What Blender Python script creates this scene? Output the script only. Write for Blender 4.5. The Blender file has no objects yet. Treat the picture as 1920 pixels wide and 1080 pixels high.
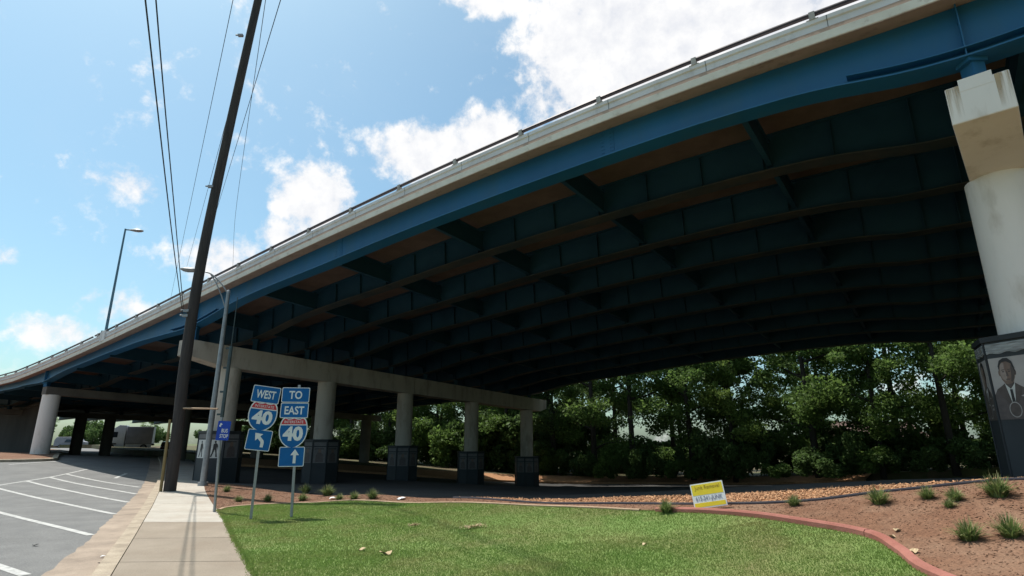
import bpy, math, random
import numpy as np
from mathutils import Vector, Matrix
from mathutils.geometry import delaunay_2d_cdt
R = math.radians
random.seed(7)
SC = bpy.context.scene
COL = SC.collection

# ------------------------------------------------------------------ camera
cd = bpy.data.cameras.new('camera')
cam = bpy.data.objects.new('camera', cd); COL.objects.link(cam)
cam.location = (0, 0, 1.7); cam.rotation_euler = (R(90 + 15.3), 0, 0)
cd.sensor_width = 36.0; cd.lens = 36.0 * 1063 / 1920
cd.clip_start = 0.05; cd.clip_end = 3000
SC.camera = cam

# ------------------------------------------------------------------ light
SUN = Vector((-.82, .57, 0)).normalized() * math.cos(R(67)) + Vector((0, 0, math.sin(R(67))))
sl = bpy.data.lights.new('sun', 'SUN'); sl.energy = 4.2; sl.angle = R(.5); sl.color = (1, .95, .87)
so = bpy.data.objects.new('sun', sl); COL.objects.link(so)
so.rotation_euler = SUN.to_track_quat('Z', 'Y').to_euler(); so.location = (-20, 20, 60)
SC.view_settings.view_transform = 'Standard'; SC.view_settings.look = 'None'
SC.view_settings.exposure = 0.45; SC.view_settings.gamma = 1; SC.view_settings.use_curve_mapping = False
SC.cycles.max_bounces = 8; SC.cycles.diffuse_bounces = 4; SC.cycles.transparent_max_bounces = 8
SC.cycles.use_denoising = True
SC.cycles.sample_clamp_indirect = 6

# ------------------------------------------------------------------ sky (Nishita, with cumulus as a function of direction)
wd = bpy.data.worlds.new('World'); SC.world = wd; wd.use_nodes = True
nt = wd.node_tree; nt.nodes.clear()
def wn(t, **k):
    n = nt.nodes.new(t)
    for a, b in k.items(): setattr(n, a, b)
    return n
def wl(a, b): nt.links.new(a, b)
SKY_STRENGTH = .15
out = wn('ShaderNodeOutputWorld'); bg = wn('ShaderNodeBackground'); bg.inputs['Strength'].default_value = SKY_STRENGTH
sky = wn('ShaderNodeTexSky', sky_type='NISHITA', sun_disc=False)
sky.sun_elevation = R(67); sky.sun_rotation = math.atan2(-.82, .57)
sky.air_density = 1.0; sky.dust_density = 2.0; sky.ozone_density = 1.0
tc = wn('ShaderNodeTexCoord')
# (direction, half width, half height) of each cloud in radians-like tangent units
CLOUDS = [  # azimuth deg (from +Y to +X), elevation deg, half width, half height, weight
    (-36.1, 21.3, 0.077, 0.045, 0.85),
    (-20.5, 22.6, 0.087, 0.079, 1.20),
    (-8.5, 28.3, 0.140, 0.063, 1.20),
    (-3.0, 30.0, 0.087, 0.070, 1.10),
    (-28.0, 16.2, 0.096, 0.059, 0.95),
    (-23.0, 19.0, 0.061, 0.052, 1.00),
    (14.0, 37.5, 0.192, 0.140, 1.50),
    (26.0, 37.5, 0.175, 0.157, 1.50),
    (6.0, 34.0, 0.105, 0.087, 1.00),
    (-36.0, 11.1, 0.073, 0.049, 0.85),
    (-39.0, 8.6, 0.087, 0.035, 0.85),
    (-44.0, 13.8, 0.049, 0.035, 0.80),
    (-15.0, 40.4, 0.049, 0.035, 0.30),
    (-3.0, 42.5, 0.087, 0.044, 1.00),
    (-29.0, 27.2, 0.049, 0.024, 0.45),
    (-39.5, 13.6, 0.052, 0.021, 0.30),
    (40.0, 30.0, 0.244, 0.175, 1.20),
    (-70.0, 25.0, 0.279, 0.105, 1.10),
    (75.0, 30.0, 0.314, 0.140, 1.20),
    (120.0, 28.0, 0.349, 0.140, 1.20),
    (-130.0, 30.0, 0.384, 0.140, 1.20),
    (175.0, 35.0, 0.349, 0.157, 1.20)
]
def vm(op, a, b=None):
    n = wn('ShaderNodeVectorMath', operation=op); wl(a, n.inputs[0])
    if b is not None:
        if isinstance(b, (tuple, list, Vector)): n.inputs[1].default_value = tuple(b)
        else: wl(b, n.inputs[1])
    return n
def mt(op, a, b, clamp=False):
    n = wn('ShaderNodeMath', operation=op, use_clamp=clamp)
    for i, v in enumerate((a, b)):
        if v is None: continue
        if isinstance(v, (int, float)): n.inputs[i].default_value = v
        else: wl(v, n.inputs[i])
    return n.outputs[0]
dirv = tc.outputs['Generated']
dens = None
for az, el, hw, hh, wt in CLOUDS:
    a, e = R(az), R(el)
    c = Vector((math.sin(a) * math.cos(e), math.cos(a) * math.cos(e), math.sin(e)))
    r_ = Vector((math.cos(a), -math.sin(a), 0)); u_ = r_.cross(c)
    dx = vm('DOT_PRODUCT', dirv, r_ / hw).outputs['Value']; dy = vm('DOT_PRODUCT', dirv, u_ / hh).outputs['Value']
    dc = vm('DOT_PRODUCT', dirv, c).outputs['Value']
    q = mt('ADD', mt('MULTIPLY', dx, dx), mt('MULTIPLY', dy, dy))
    f = mt('MULTIPLY', mt('SUBTRACT', wt, q), mt('GREATER_THAN', dc, .2))
    dens = f if dens is None else mt('MAXIMUM', dens, f)
dens = mt('MAXIMUM', dens, -3.0)
def noise(scale, detail, rough, vec=dirv, dist=0.0):
    n = wn('ShaderNodeTexNoise'); n.inputs['Scale'].default_value = scale; n.inputs['Detail'].default_value = detail
    n.inputs['Roughness'].default_value = rough; n.inputs['Distortion'].default_value = dist; wl(vec, n.inputs['Vector'])
    return n.outputs['Fac']
n1 = noise(9, 9, .6, dist=.4); n2 = noise(34, 6, .62)
dn = mt('ADD', mt('ADD', dens, mt('MULTIPLY', mt('SUBTRACT', n1, .5), 2.5)), mt('MULTIPLY', mt('SUBTRACT', n2, .5), 1.7))
mr = wn('ShaderNodeMapRange', interpolation_type='SMOOTHSTEP'); wl(dn, mr.inputs['Value'])
mr.inputs['From Min'].default_value = .2; mr.inputs['From Max'].default_value = .95
wisp = wn('ShaderNodeMapRange', interpolation_type='SMOOTHSTEP'); wl(noise(3.2, 8, .65, dist=.6), wisp.inputs['Value'])
wisp.inputs['From Min'].default_value = .48; wisp.inputs['From Max'].default_value = .8; wisp.inputs['To Max'].default_value = .07
fac = mt('MAXIMUM', mt('MULTIPLY', mr.outputs[0], .96), wisp.outputs[0], True)
shade = wn('ShaderNodeValToRGB'); wl(mt('ADD', mt('MULTIPLY', n1, .6), mt('MULTIPLY', n2, .4)), shade.inputs['Fac'])
CB = 5.2
shade.color_ramp.elements[0].position = .34; shade.color_ramp.elements[0].color = (.74 * CB, .76 * CB, .82 * CB, 1)
shade.color_ramp.elements[1].position = .58; shade.color_ramp.elements[1].color = (1.0 * CB, .99 * CB, .98 * CB, 1)
tint = wn('ShaderNodeMix', data_type='RGBA', blend_type='MULTIPLY'); tint.inputs[0].default_value = 1
wl(sky.outputs[0], tint.inputs[6]); tint.inputs[7].default_value = (.62, .81, .78, 1)
mx = wn('ShaderNodeMix', data_type='RGBA'); wl(fac, mx.inputs[0]); wl(tint.outputs[2], mx.inputs[6]); wl(shade.outputs[0], mx.inputs[7])
wl(mx.outputs[2], bg.inputs['Color']); wl(bg.outputs[0], out.inputs['Surface'])

# ------------------------------------------------------------------ terrain height (thin plate spline through measured spot heights)
CP = np.array([(-4.4, 8.3, 0.0), (-8.0, 15.5, 0.0), (-12.5, 22.0, 0.0), (-13.7, 26.6, 0.0), (-6.0, 14.0, 0.0), (-9.0, 10.0, 0.0), (-14.0, 18.0, 0.03), (-20.0, 14.0, 0.05), (-10.0, 2.0, 0.0), (0.0, 0.0, 0.0), (-30.0, 5.0, 0.1), (-20.0, -20.0, 0.0), (10.0, -15.0, 0.1), (30.0, -30.0, 0.2), (-5.82, 18.28, -0.03), (-2.89, 16.37, 0.12), (0.49, 13.86, 0.29), (2.56, 12.09, 0.4), (3.91, 10.59, 0.49), (4.5, 9.53, 0.48), (4.93, 8.46, 0.43), (4.83, 7.66, 0.36), (4.6, 6.84, 0.29), (4.13, 11.54, 0.62), (5.21, 10.62, 0.72), (6.08, 10.1, 0.85), (6.75, 9.73, 0.96), (7.74, 9.12, 1.1), (9.0, 6.5, 0.95), (14.0, 4.0, 1.0), (-14.61, 29.52, -0.12), (-11.07, 34.31, -0.5), (-7.3, 39.4, -0.86), (-3.13, 45.04, -1.3), (1.27, 50.98, -1.8), (-20.2, 44.0, -0.1), (23.0, 28.0, 0.28), (10.15, 11.2, 1.1), (-6.02, 26.0, -0.04), (-8.36, 36.0, -0.36), (-11.63, 50.0, -0.81), (-2.54, 26.0, -0.16), (-3.53, 36.0, -0.6), (-5.21, 53.0, -1.37), (0.67, 19.0, 0.12), (0.92, 26.0, -0.26), (1.28, 36.0, -0.79), (1.96, 55.0, -1.81), (4.05, 19.0, 0.2), (5.55, 26.0, -0.2), (7.69, 36.0, -0.78), (11.12, 52.0, -1.71), (7.43, 19.0, 0.28), (10.18, 26.0, -0.15), (14.1, 36.0, -0.76), (19.6, 50.0, -1.62), (11.68, 19.0, 0.46), (16.0, 26.0, 0.06), (22.16, 36.0, -0.52), (25.86, 42.0, -0.87), (-9.5, 26.0, -0.01), (-13.2, 36.0, -0.16), (-17.65, 48.0, -0.34), (-36.0, 43.5, 1.0), (-28.8, 33.0, 0.65), (-21.0, 24.6, 0.15), (-53.0, 80.0, 0.4), (-30.0, 60.0, 0.1), (-80.0, 90.0, 1.2), (-60.0, 40.0, 1.2), (0.0, 80.0, -1.6), (40.0, 60.0, -1.0), (40.0, 20.0, 1.2), (-100.0, 160.0, 1.5), (0.0, 160.0, 0.5), (100.0, 100.0, 1.0), (100.0, 0.0, 1.0), (-120.0, 20.0, 1.5), (-60.0, -60.0, 0.0), (60.0, -80.0, 0.3), (-28.93, 36.88, 0.86), (-22.14, 31.85, 0.34), (-16.84, 27.93, 0.06), (-11.23, 23.78, 0.05), (-4.3, 18.65, 0.2), (-0.85, 16.1, 0.29), (0.54, 15.07, 0.35), (2.84, 13.37, 0.53), (4.39, 12.22, 0.67), (5.75, 11.21, 0.84)], float)
_P = CP[:, :2] / 10
def _U(r2): return np.where(r2 > 1e-12, r2 * np.log(np.maximum(r2, 1e-12)), 0)
_n = len(CP)
_K = _U(((_P[:, None] - _P[None]) ** 2).sum(-1)) + np.eye(_n) * .002
_Q = np.c_[np.ones(_n), _P]
_W = np.linalg.solve(np.block([[_K, _Q], [_Q.T, np.zeros((3, 3))]]), np.r_[CP[:, 2], 0, 0, 0])
def TZ(xy):
    q = np.atleast_2d(np.asarray(xy, float)) / 10
    z = np.concatenate([_U(((c[:, None] - _P[None]) ** 2).sum(-1)) @ _W[:_n] for c in np.array_split(q, max(1, len(q) // 4000 + 1))])
    z = z + _W[_n] + q @ _W[_n + 1:]
    r = np.hypot(q[:, 0], q[:, 1] - 4) * 10
    k = np.clip((r - 90) / 60, 0, 1); k = k * k * (3 - 2 * k)
    return np.clip(z, -2.2, 2.5) * (1 - k)
def tz(x, y): return float(TZ((x, y))[0])

# ------------------------------------------------------------------ materials
MATS = {}
def mat(name, c1, c2=None, scale=4.0, rough=.8, bump=0.0, bscale=None, metal=0.0, detail=6, c3=None, s3=.6, island=0.0, spec=.35, transl=0.0, emit=None, lo=.35, hi=.65, stretch=None, f3=(.45, .7), speck=0.0, sps=160):
    m = bpy.data.materials.new(name); m.use_nodes = True; t = m.node_tree; N = t.nodes
    b = N['Principled BSDF']; b.inputs['Roughness'].default_value = rough; b.inputs['Metallic'].default_value = metal
    b.inputs['Specular IOR Level'].default_value = spec
    tcn = N.new('ShaderNodeTexCoord'); vec = tcn.outputs['Object']
    if stretch:
        mp = N.new('ShaderNodeMapping'); mp.inputs['Scale'].default_value = stretch; t.links.new(vec, mp.inputs['Vector']); vec = mp.outputs[0]
    c2 = c2 or tuple(v * .8 for v in c1)
    def nz(s, d=detail, r=.6):
        n = N.new('ShaderNodeTexNoise'); n.inputs['Scale'].default_value = s; n.inputs['Detail'].default_value = d; n.inputs['Roughness'].default_value = r
        t.links.new(vec, n.inputs['Vector']); return n.outputs['Fac']
    def rng(v, a, bb):
        n = N.new('ShaderNodeMapRange'); n.inputs['From Min'].default_value = a; n.inputs['From Max'].default_value = bb; t.links.new(v, n.inputs['Value']); return n.outputs[0]
    def mixc(f, a, bb, mode='MIX'):
        n = N.new('ShaderNodeMix'); n.data_type = 'RGBA'; n.blend_type = mode
        if isinstance(f, float): n.inputs[0].default_value = f
        else: t.links.new(f, n.inputs[0])
        for i, v in ((6, a), (7, bb)):
            if isinstance(v, tuple): n.inputs[i].default_value = v + (1,)
            else: t.links.new(v, n.inputs[i])
        return n.outputs[2]
    col = mixc(rng(nz(scale), lo, hi), c1, c2)
    if c3: col = mixc(rng(nz(s3, 5, .65), f3[0], f3[1]), col, c3)
    if island:
        g = N.new('ShaderNodeNewGeometry'); h = N.new('ShaderNodeMapRange'); h.inputs['To Min'].default_value = 1 - island; h.inputs['To Max'].default_value = 1 + island
        t.links.new(g.outputs['Random Per Island'], h.inputs['Value'])
        cc = N.new('ShaderNodeCombineColor')
        for i in range(3): t.links.new(h.outputs[0], cc.inputs[i])
        col = mixc(1.0, col, cc.outputs[0], 'MULTIPLY')
    if speck:
        h = N.new('ShaderNodeMapRange'); h.inputs['From Min'].default_value = .3; h.inputs['From Max'].default_value = .7; h.inputs['To Min'].default_value = 1 - speck; h.inputs['To Max'].default_value = 1 + speck
        t.links.new(nz(sps, 3, .7), h.inputs['Value']); cs = N.new('ShaderNodeCombineColor')
        for i in range(3): t.links.new(h.outputs[0], cs.inputs[i])
        col = mixc(1.0, col, cs.outputs[0], 'MULTIPLY')
    t.links.new(col, b.inputs['Base Color'])
    if bump:
        bn = N.new('ShaderNodeBump'); bn.inputs['Strength'].default_value = bump; bn.inputs['Distance'].default_value = .02
        t.links.new(nz(bscale or scale * 6, 5, .7), bn.inputs['Height']); t.links.new(bn.outputs[0], b.inputs['Normal'])
    if transl:
        tr = N.new('ShaderNodeBsdfTranslucent'); t.links.new(col, tr.inputs['Color']); ms = N.new('ShaderNodeMixShader'); ms.inputs[0].default_value = transl
        o = [x for x in N if x.type == 'OUTPUT_MATERIAL'][0]
        t.links.new(b.outputs[0], ms.inputs[1]); t.links.new(tr.outputs[0], ms.inputs[2]); t.links.new(ms.outputs[0], o.inputs['Surface'])
    MATS[name] = m; return m
M = MATS
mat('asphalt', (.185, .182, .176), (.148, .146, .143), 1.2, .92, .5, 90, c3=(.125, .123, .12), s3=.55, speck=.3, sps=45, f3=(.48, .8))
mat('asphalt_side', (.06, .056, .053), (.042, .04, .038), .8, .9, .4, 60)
mat('road_paint', (.50, .49, .47), (.38, .375, .36), 5, .8, .2, 40, c3=(.22, .22, .21), s3=7, f3=(.5, .7))
mat('gutter_concrete', (.36, .285, .22), (.28, .22, .17), 1.6, .9, .3, 50, c3=(.2, .155, .12), s3=.9, speck=.2, sps=60)
mat('kerb_concrete', (.40, .33, .25), (.30, .245, .18), 3, .9, .3, 50, c3=(.2, .16, .12), s3=2.5, f3=(.5, .75), speck=.2, sps=60)
mat('walk_concrete', (.285, .236, .184), (.24, .198, .152), 1.3, .9, .25, 60, c3=(.23, .185, .14), s3=.8, island=.05, speck=.2, sps=55)
mat('walk_pale', (.43, .395, .345), (.38, .345, .295), 1.5, .9, .25, 60, island=.04, c3=(.36, .31, .26), s3=1.1, speck=.14, sps=55)
mat('lawn_soil', (.14, .215, .056), (.175, .225, .07), .7, .95, .6, 40, c3=(.17, .155, .065), s3=.45)
mat('grass_blade', (.17, .27, .064), (.21, .28, .08), .9, .8, island=.12, transl=.45, c3=(.29, .27, .11), s3=.55, f3=(.48, .75), spec=.15)
mat('mulch', (.19, .096, .056), (.135, .066, .038), 9, .95, .4, 70, c3=(.205, .122, .078), s3=1.0, speck=.4, sps=40)
mat('mulch_chip', (.23, .128, .08), (.15, .08, .048), 3, .95, island=.4)
mat('gravel_soil', (.42, .22, .11), (.3, .15, .075), 6, .95, .8, 50)
mat('gravel_chip', (.50, .285, .155), (.36, .19, .1), 3, .9, island=.4)
mat('verge', (.12, .085, .05), (.07, .06, .03), 1.5, .95, .8, 30, c3=(.06, .09, .025), s3=.3)
mat('earth', (.10, .12, .045), (.07, .09, .03), .5, .95, .5, 12, c3=(.15, .14, .07), s3=.07)
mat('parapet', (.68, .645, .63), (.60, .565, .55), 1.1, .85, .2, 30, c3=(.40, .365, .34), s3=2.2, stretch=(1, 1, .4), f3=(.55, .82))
mat('parapet_edge', (.66, .625, .55), (.57, .53, .46), 2, .85, .2, 30, c3=(.36, .31, .25), s3=4, f3=(.58, .78))
mat('overhang', (.40, .29, .23), (.32, .23, .18), 1.2, .9, .2, 20, c3=(.2, .14, .11), s3=3, f3=(.55, .75))  # same concrete as the inner soffit, toned lighter where more light falls
mat('bounce_lit_flange', (.034, .046, .050), (.024, .036, .042), 2, .7, c3=(.07, .06, .048), s3=.9, f3=(.4, .7))  # inner lower flanges coloured lighter and browner to carry light bounced off the ground
mat('deck_soffit_shaded', (.135, .09, .072), (.095, .064, .052), 1.2, .9, .2, 20)  # inner-bay shade put into the colour; same concrete as the overhang
mat('shaded_steel', (.014, .053, .088), (.010, .040, .068), .5, .6, c3=(.018, .062, .096), s3=.35, spec=.25)  # steel of the inner girders, darkened to hold the shade under the deck
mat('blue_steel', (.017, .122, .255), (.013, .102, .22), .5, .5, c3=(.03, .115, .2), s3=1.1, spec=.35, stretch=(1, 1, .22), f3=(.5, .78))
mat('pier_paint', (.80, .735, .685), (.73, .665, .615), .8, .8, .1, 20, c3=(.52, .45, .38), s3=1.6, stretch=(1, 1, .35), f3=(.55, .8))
mat('pier_concrete', (.50, .435, .37), (.42, .36, .30), .8, .85, .15, 20, c3=(.26, .215, .175), s3=1.6, stretch=(1, 1, .35), f3=(.5, .75))  # pier tone lowered to stand in for light falloff beneath the deck
mat('shaded_concrete', (.17, .15, .13), (.12, .105, .09), .8, .9, .15, 20)  # left piers' caps and inner columns, under-deck shade painted into the concrete
mat('shade_dark_concrete', (.06, .055, .05), (.04, .037, .034), .8, .9, .15, 20, stretch=(1, 1, .3))  # abutment wall colour deepened with shade, since sky light leaves it pale
mat('rust', (.50, .40, .28), (.42, .29, .16), 3, .85, stretch=(1, 1, .15))
mat('cladding', (.036, .04, .045), (.028, .031, .035), 1.2, .55, .05, 20)
mat('cladding_trim', (.028, .03, .034), (.02, .022, .024), 2, .5)
mat('silver', (.42, .42, .42), (.2, .2, .2), 6, .5, stretch=(.6, .6, 5))
mat('rail_metal', (.055, .04, .045), (.035, .026, .03), 2, .55, metal=.3)
mat('post_metal', (.42, .39, .36), (.3, .27, .25), 5, .7)
mat('galvanised', (.33, .34, .35), (.25, .26, .27), 6, .5, metal=.5)
mat('dark_metal', (.06, .085, .09), (.045, .06, .065), 4, .5, metal=.3)
mat('lamp_blue', (.10, .19, .24), (.08, .15, .2), 3, .5, metal=.3)
mat('lamp_glass', (.4, .4, .4), (.3, .3, .3), 8, .25)
mat('wood_pole', (.06, .051, .046), (.036, .032, .031), 5, .9, .5, 18, stretch=(3, 3, .25))
mat('wire', (.03, .035, .04), (.025, .03, .035), 2, .6)
mat('yellow_plastic', (.26, .19, .08), (.2, .145, .06), 4, .6)
mat('sign_blue', (.006, .115, .34), (.005, .10, .30), 3, .6, spec=.2)
mat('sign_deep', (.02, .07, .42), (.018, .06, .36), 3, .6, spec=.2)
mat('sign_red', (.52, .045, .055), (.46, .04, .05), 3, .6, spec=.2)
mat('sign_white', (.70, .71, .72), (.62, .63, .64), 6, .5)
mat('sign_back', (.3, .31, .32), (.25, .26, .27), 6, .5, metal=.6)
mat('yard_yellow', (.80, .62, .03), (.75, .55, .03), 6, .6)
mat('yard_white', (.78, .78, .76), (.7, .7, .69), 6, .6)
mat('yard_ink', (.22, .23, .33), (.17, .18, .27), 6, .6)
mat('yard_brown', (.35, .22, .02), (.3, .18, .02), 6, .6)
mat('terracotta', (.36, .145, .115), (.27, .105, .08), 2.5, .9, .3, 40, c3=(.28, .10, .075), s3=1.3)
mat('edging_pale', (.42, .30, .20), (.33, .22, .15), 2.5, .9, .3, 40)
mat('black_plastic', (.06, .055, .065), (.045, .04, .05), 4, .6)
mat('bark', (.05, .042, .034), (.032, .026, .021), 6, .95, .6, 14, stretch=(2, 2, .4))
mat('leaf_mid', (.14, .22, .054), (.09, .152, .038), .35, .6, island=.35, transl=.5, spec=.2)
mat('leaf_light', (.20, .275, .066), (.14, .21, .05), .35, .6, island=.35, transl=.5, spec=.2)
mat('leaf_dark', (.10, .16, .048), (.066, .115, .034), .35, .6, island=.35, transl=.45, spec=.2)
mat('tuft', (.15, .21, .065), (.11, .155, .045), 3, .6, island=.4, transl=.3)
mat('tuft_tip', (.38, .37, .19), (.3, .3, .14), 3, .6, island=.3, transl=.3)
mat('dry', (.52, .40, .25), (.4, .3, .18), 8, .9, island=.3)
mat('paper', (.82, .82, .82), (.75, .75, .76), 8, .8)
mat('plastic_blue', (.35, .52, .75), (.3, .45, .68), 8, .3)
mat('truck_grey', (.26, .26, .28), (.21, .21, .23), 1, .5)
mat('truck_white', (.58, .58, .58), (.5, .5, .5), 1, .5)
mat('tyre', (.02, .02, .02), (.03, .03, .03), 5, .9)
mat('glass', (.03, .035, .04), (.02, .025, .03), 3, .08, spec=.6)
mat('car_dark', (.025, .027, .03), (.02, .02, .022), 2, .25, spec=.6)
mat('car_white', (.6, .6, .6), (.55, .55, .55), 2, .3, spec=.6)
mat('lamp_red', (.35, .02, .02), (.3, .02, .02), 4, .3)
mat('brick', (.30, .13, .09), (.22, .09, .06), 8, .9, .3, 40)
mat('roof', (.16, .10, .08), (.11, .07, .06), 5, .9, .3, 20)
mat('photo_light', (.44, .39, .365), (.33, .29, .275), 1.2, .5)
mat('photo_lit', (.34, .265, .23), (.27, .205, .175), 9, .5)
mat('photo_shade', (.10, .075, .066), (.075, .056, .05), 9, .5)
mat('photo_skin', (.20, .13, .10), (.15, .095, .075), 14, .5)
mat('photo_suit', (.115, .088, .083), (.085, .066, .064), 12, .5)
mat('photo_dark', (.035, .03, .03), (.025, .022, .022), 9, .5)
mat('poster_white', (.62, .6, .56), (.52, .5, .47), 5, .6)
mat('poster_grey', (.16, .15, .145), (.12, .11, .11), 5, .6)

_t = M['rust'].node_tree; _o = [x for x in _t.nodes if x.type == 'OUTPUT_MATERIAL'][0]; _b = _t.nodes['Principled BSDF']
_tc = _t.nodes.new('ShaderNodeTexCoord'); _mp = _t.nodes.new('ShaderNodeMapping'); _mp.inputs['Scale'].default_value = (9, 9, .5); _nz = _t.nodes.new('ShaderNodeTexNoise'); _nz.inputs['Scale'].default_value = 1.6; _nz.inputs['Detail'].default_value = 4
_t.links.new(_tc.outputs['Object'], _mp.inputs['Vector']); _t.links.new(_mp.outputs[0], _nz.inputs['Vector'])
_sx = _t.nodes.new('ShaderNodeSeparateXYZ'); _t.links.new(_tc.outputs['Generated'], _sx.inputs[0])
_m1 = _t.nodes.new('ShaderNodeMath'); _m1.operation = 'MULTIPLY'; _mr = _t.nodes.new('ShaderNodeMapRange'); _mr.inputs['From Min'].default_value = .36; _mr.inputs['From Max'].default_value = .62
_t.links.new(_nz.outputs['Fac'], _mr.inputs['Value']); _t.links.new(_mr.outputs[0], _m1.inputs[0]); _t.links.new(_sx.outputs['Z'], _m1.inputs[1])
_tp = _t.nodes.new('ShaderNodeBsdfTransparent'); _ms = _t.nodes.new('ShaderNodeMixShader'); _t.links.new(_m1.outputs[0], _ms.inputs[0]); _t.links.new(_tp.outputs[0], _ms.inputs[1]); _t.links.new(_b.outputs[0], _ms.inputs[2]); _t.links.new(_ms.outputs[0], _o.inputs['Surface'])

# ------------------------------------------------------------------ mesh helpers
BASE = {}      # object -> world base point (all parts of a thing share it)
def link(o): COL.objects.link(o); return o
def tag(o, label=None, cat=None, group=None, kind=None):
    if label: o['label'] = label
    if cat: o['category'] = cat
    if group: o['group'] = group
    if kind: o['kind'] = kind
    return o
def thing(name, label, cat, loc=(0, 0, 0), rot=(0, 0, 0), group=None, local=False):
    o = link(bpy.data.objects.new(name, None)); o.location = loc; o.rotation_euler = rot; o.empty_display_size = .2
    BASE[o] = Vector((0, 0, 0)) if local else Vector(loc)
    return tag(o, label, cat, group)
class MB:
    def __init__(s): s.v = []; s.f = []; s.m = []
    def add(s, vs, fs, mi=0):
        k = len(s.v); s.v += [tuple(v) for v in vs]; s.f += [tuple(i + k for i in f) for f in fs]; s.m += [mi] * len(fs); return s
    def box(s, c, d, rot=None, mi=0, taper=1.0):
        x, y, z = (q / 2 for q in d); c = Vector(c)
        vs = [Vector((sx * x * (taper if sz > 0 else 1), sy * y * (taper if sz > 0 else 1), sz * z)) for sz in (-1, 1) for sx, sy in ((-1, -1), (1, -1), (1, 1), (-1, 1))]
        if rot is not None: vs = [rot @ v for v in vs]
        return s.add([c + v for v in vs], [(0, 3, 2, 1), (4, 5, 6, 7), (0, 1, 5, 4), (1, 2, 6, 5), (2, 3, 7, 6), (3, 0, 4, 7)], mi)
    def tube(s, pts, radii, n=8, mi=0, cap=True):
        pts = [Vector(p) for p in pts]
        if not hasattr(radii, '__len__'): radii = [radii] * len(pts)
        vs = []; fs = []; a = None
        for i, p in enumerate(pts):
            t = (pts[min(i + 1, len(pts) - 1)] - pts[max(i - 1, 0)]).normalized()
            if a is None: a = t.orthogonal().normalized()
            a = (a - t * a.dot(t)).normalized(); b = t.cross(a)
            for k in range(n):
                th = 2 * math.pi * k / n; vs.append(p + (a * math.cos(th) + b * math.sin(th)) * radii[i])
        for i in range(len(pts) - 1):
            for k in range(n):
                k2 = (k + 1) % n; fs.append((i * n + k, i * n + k2, (i + 1) * n + k2, (i + 1) * n + k))
        if cap: fs.append(tuple(range(n - 1, -1, -1))); fs.append(tuple((len(pts) - 1) * n + k for k in range(n)))
        return s.add(vs, fs, mi)
    def prism(s, poly, fn, d0, d1, mi=0):
        """poly: 2-D outline; fn(u, v, d) -> 3-D point; extruded from d0 to d1"""
        n = len(poly); vs = [fn(u, v, d0) for u, v in poly] + [fn(u, v, d1) for u, v in poly]
        fs = [tuple(range(n - 1, -1, -1)), tuple(range(n, 2 * n))] + [(i, (i + 1) % n, n + (i + 1) % n, n + i) for i in range(n)]
        return s.add(vs, fs, mi)
    def sweep(s, secs, mi=0, caps=True):
        """secs: list of closed loops (lists of points), lofted"""
        n = len(secs[0]); vs = [p for q in secs for p in q]; fs = []
        for i in range(len(secs) - 1):
            for k in range(n):
                k2 = (k + 1) % n; fs.append((i * n + k, i * n + k2, (i + 1) * n + k2, (i + 1) * n + k))
        if caps: fs.append(tuple(range(n - 1, -1, -1))); fs.append(tuple((len(secs) - 1) * n + k for k in range(n)))
        return s.add(vs, fs, mi)
    def lathe(s, prof, c, n=24, mi=0):
        vs = []; fs = []; c = Vector(c)
        for r, z in prof:
            for k in range(n): vs.append(c + Vector((r * math.cos(2 * math.pi * k / n), r * math.sin(2 * math.pi * k / n), z)))
        for i in range(len(prof) - 1):
            for k in range(n):
                k2 = (k + 1) % n; fs.append((i * n + k, i * n + k2, (i + 1) * n + k2, (i + 1) * n + k))
        fs.append(tuple(range(n - 1, -1, -1))); fs.append(tuple((len(prof) - 1) * n + k for k in range(n)))
        return s.add(vs, fs, mi)
    def build(s, name, mats, parent=None, smooth=False, bevel=0):
        me = bpy.data.meshes.new(name); b = BASE.get(parent, Vector((0, 0, 0)))
        me.from_pydata([tuple(Vector(v) - b) for v in s.v], [], s.f)
        if not isinstance(mats, (list, tuple)): mats = [mats]
        for q in mats: me.materials.append(M[q])
        if len(mats) > 1: me.polygons.foreach_set('material_index', s.m)
        if smooth: me.polygons.foreach_set('use_smooth', [True] * len(me.polygons))
        me.validate(); me.update()
        o = link(bpy.data.objects.new(name, me))
        if parent is not None: o.parent = parent; BASE[o] = b
        else: BASE[o] = Vector((0, 0, 0))
        if smooth and smooth != 'all':
            me.set_sharp_from_angle(angle=R(40))
        if bevel:
            bv = o.modifiers.new('bevel', 'BEVEL'); bv.width = bevel; bv.segments = 2; bv.limit_method = 'ANGLE'; bv.angle_limit = R(40)
        return o
def raw_mesh(name, V, F, mats, parent=None, midx=None, smooth=False):
    """numpy arrays: V (n,3), F (m,k)"""
    V = np.asarray(V, np.float32); F = np.asarray(F, np.int32); me = bpy.data.meshes.new(name)
    me.vertices.add(len(V)); me.vertices.foreach_set('co', V.ravel()); k = F.shape[1]
    me.loops.add(F.size); me.loops.foreach_set('vertex_index', F.ravel())
    me.polygons.add(len(F)); me.polygons.foreach_set('loop_start', np.arange(0, F.size, k, dtype=np.int32)); me.polygons.foreach_set('loop_total', np.full(len(F), k, np.int32))
    for q in (mats if isinstance(mats, (list, tuple)) else [mats]): me.materials.append(M[q])
    if midx is not None: me.polygons.foreach_set('material_index', np.asarray(midx, np.int32))
    me.update(calc_edges=True); me.validate()
    o = link(bpy.data.objects.new(name, me))
    if parent is not None: o.parent = parent; BASE[o] = BASE.get(parent, Vector((0, 0, 0)))
    return o
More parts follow.
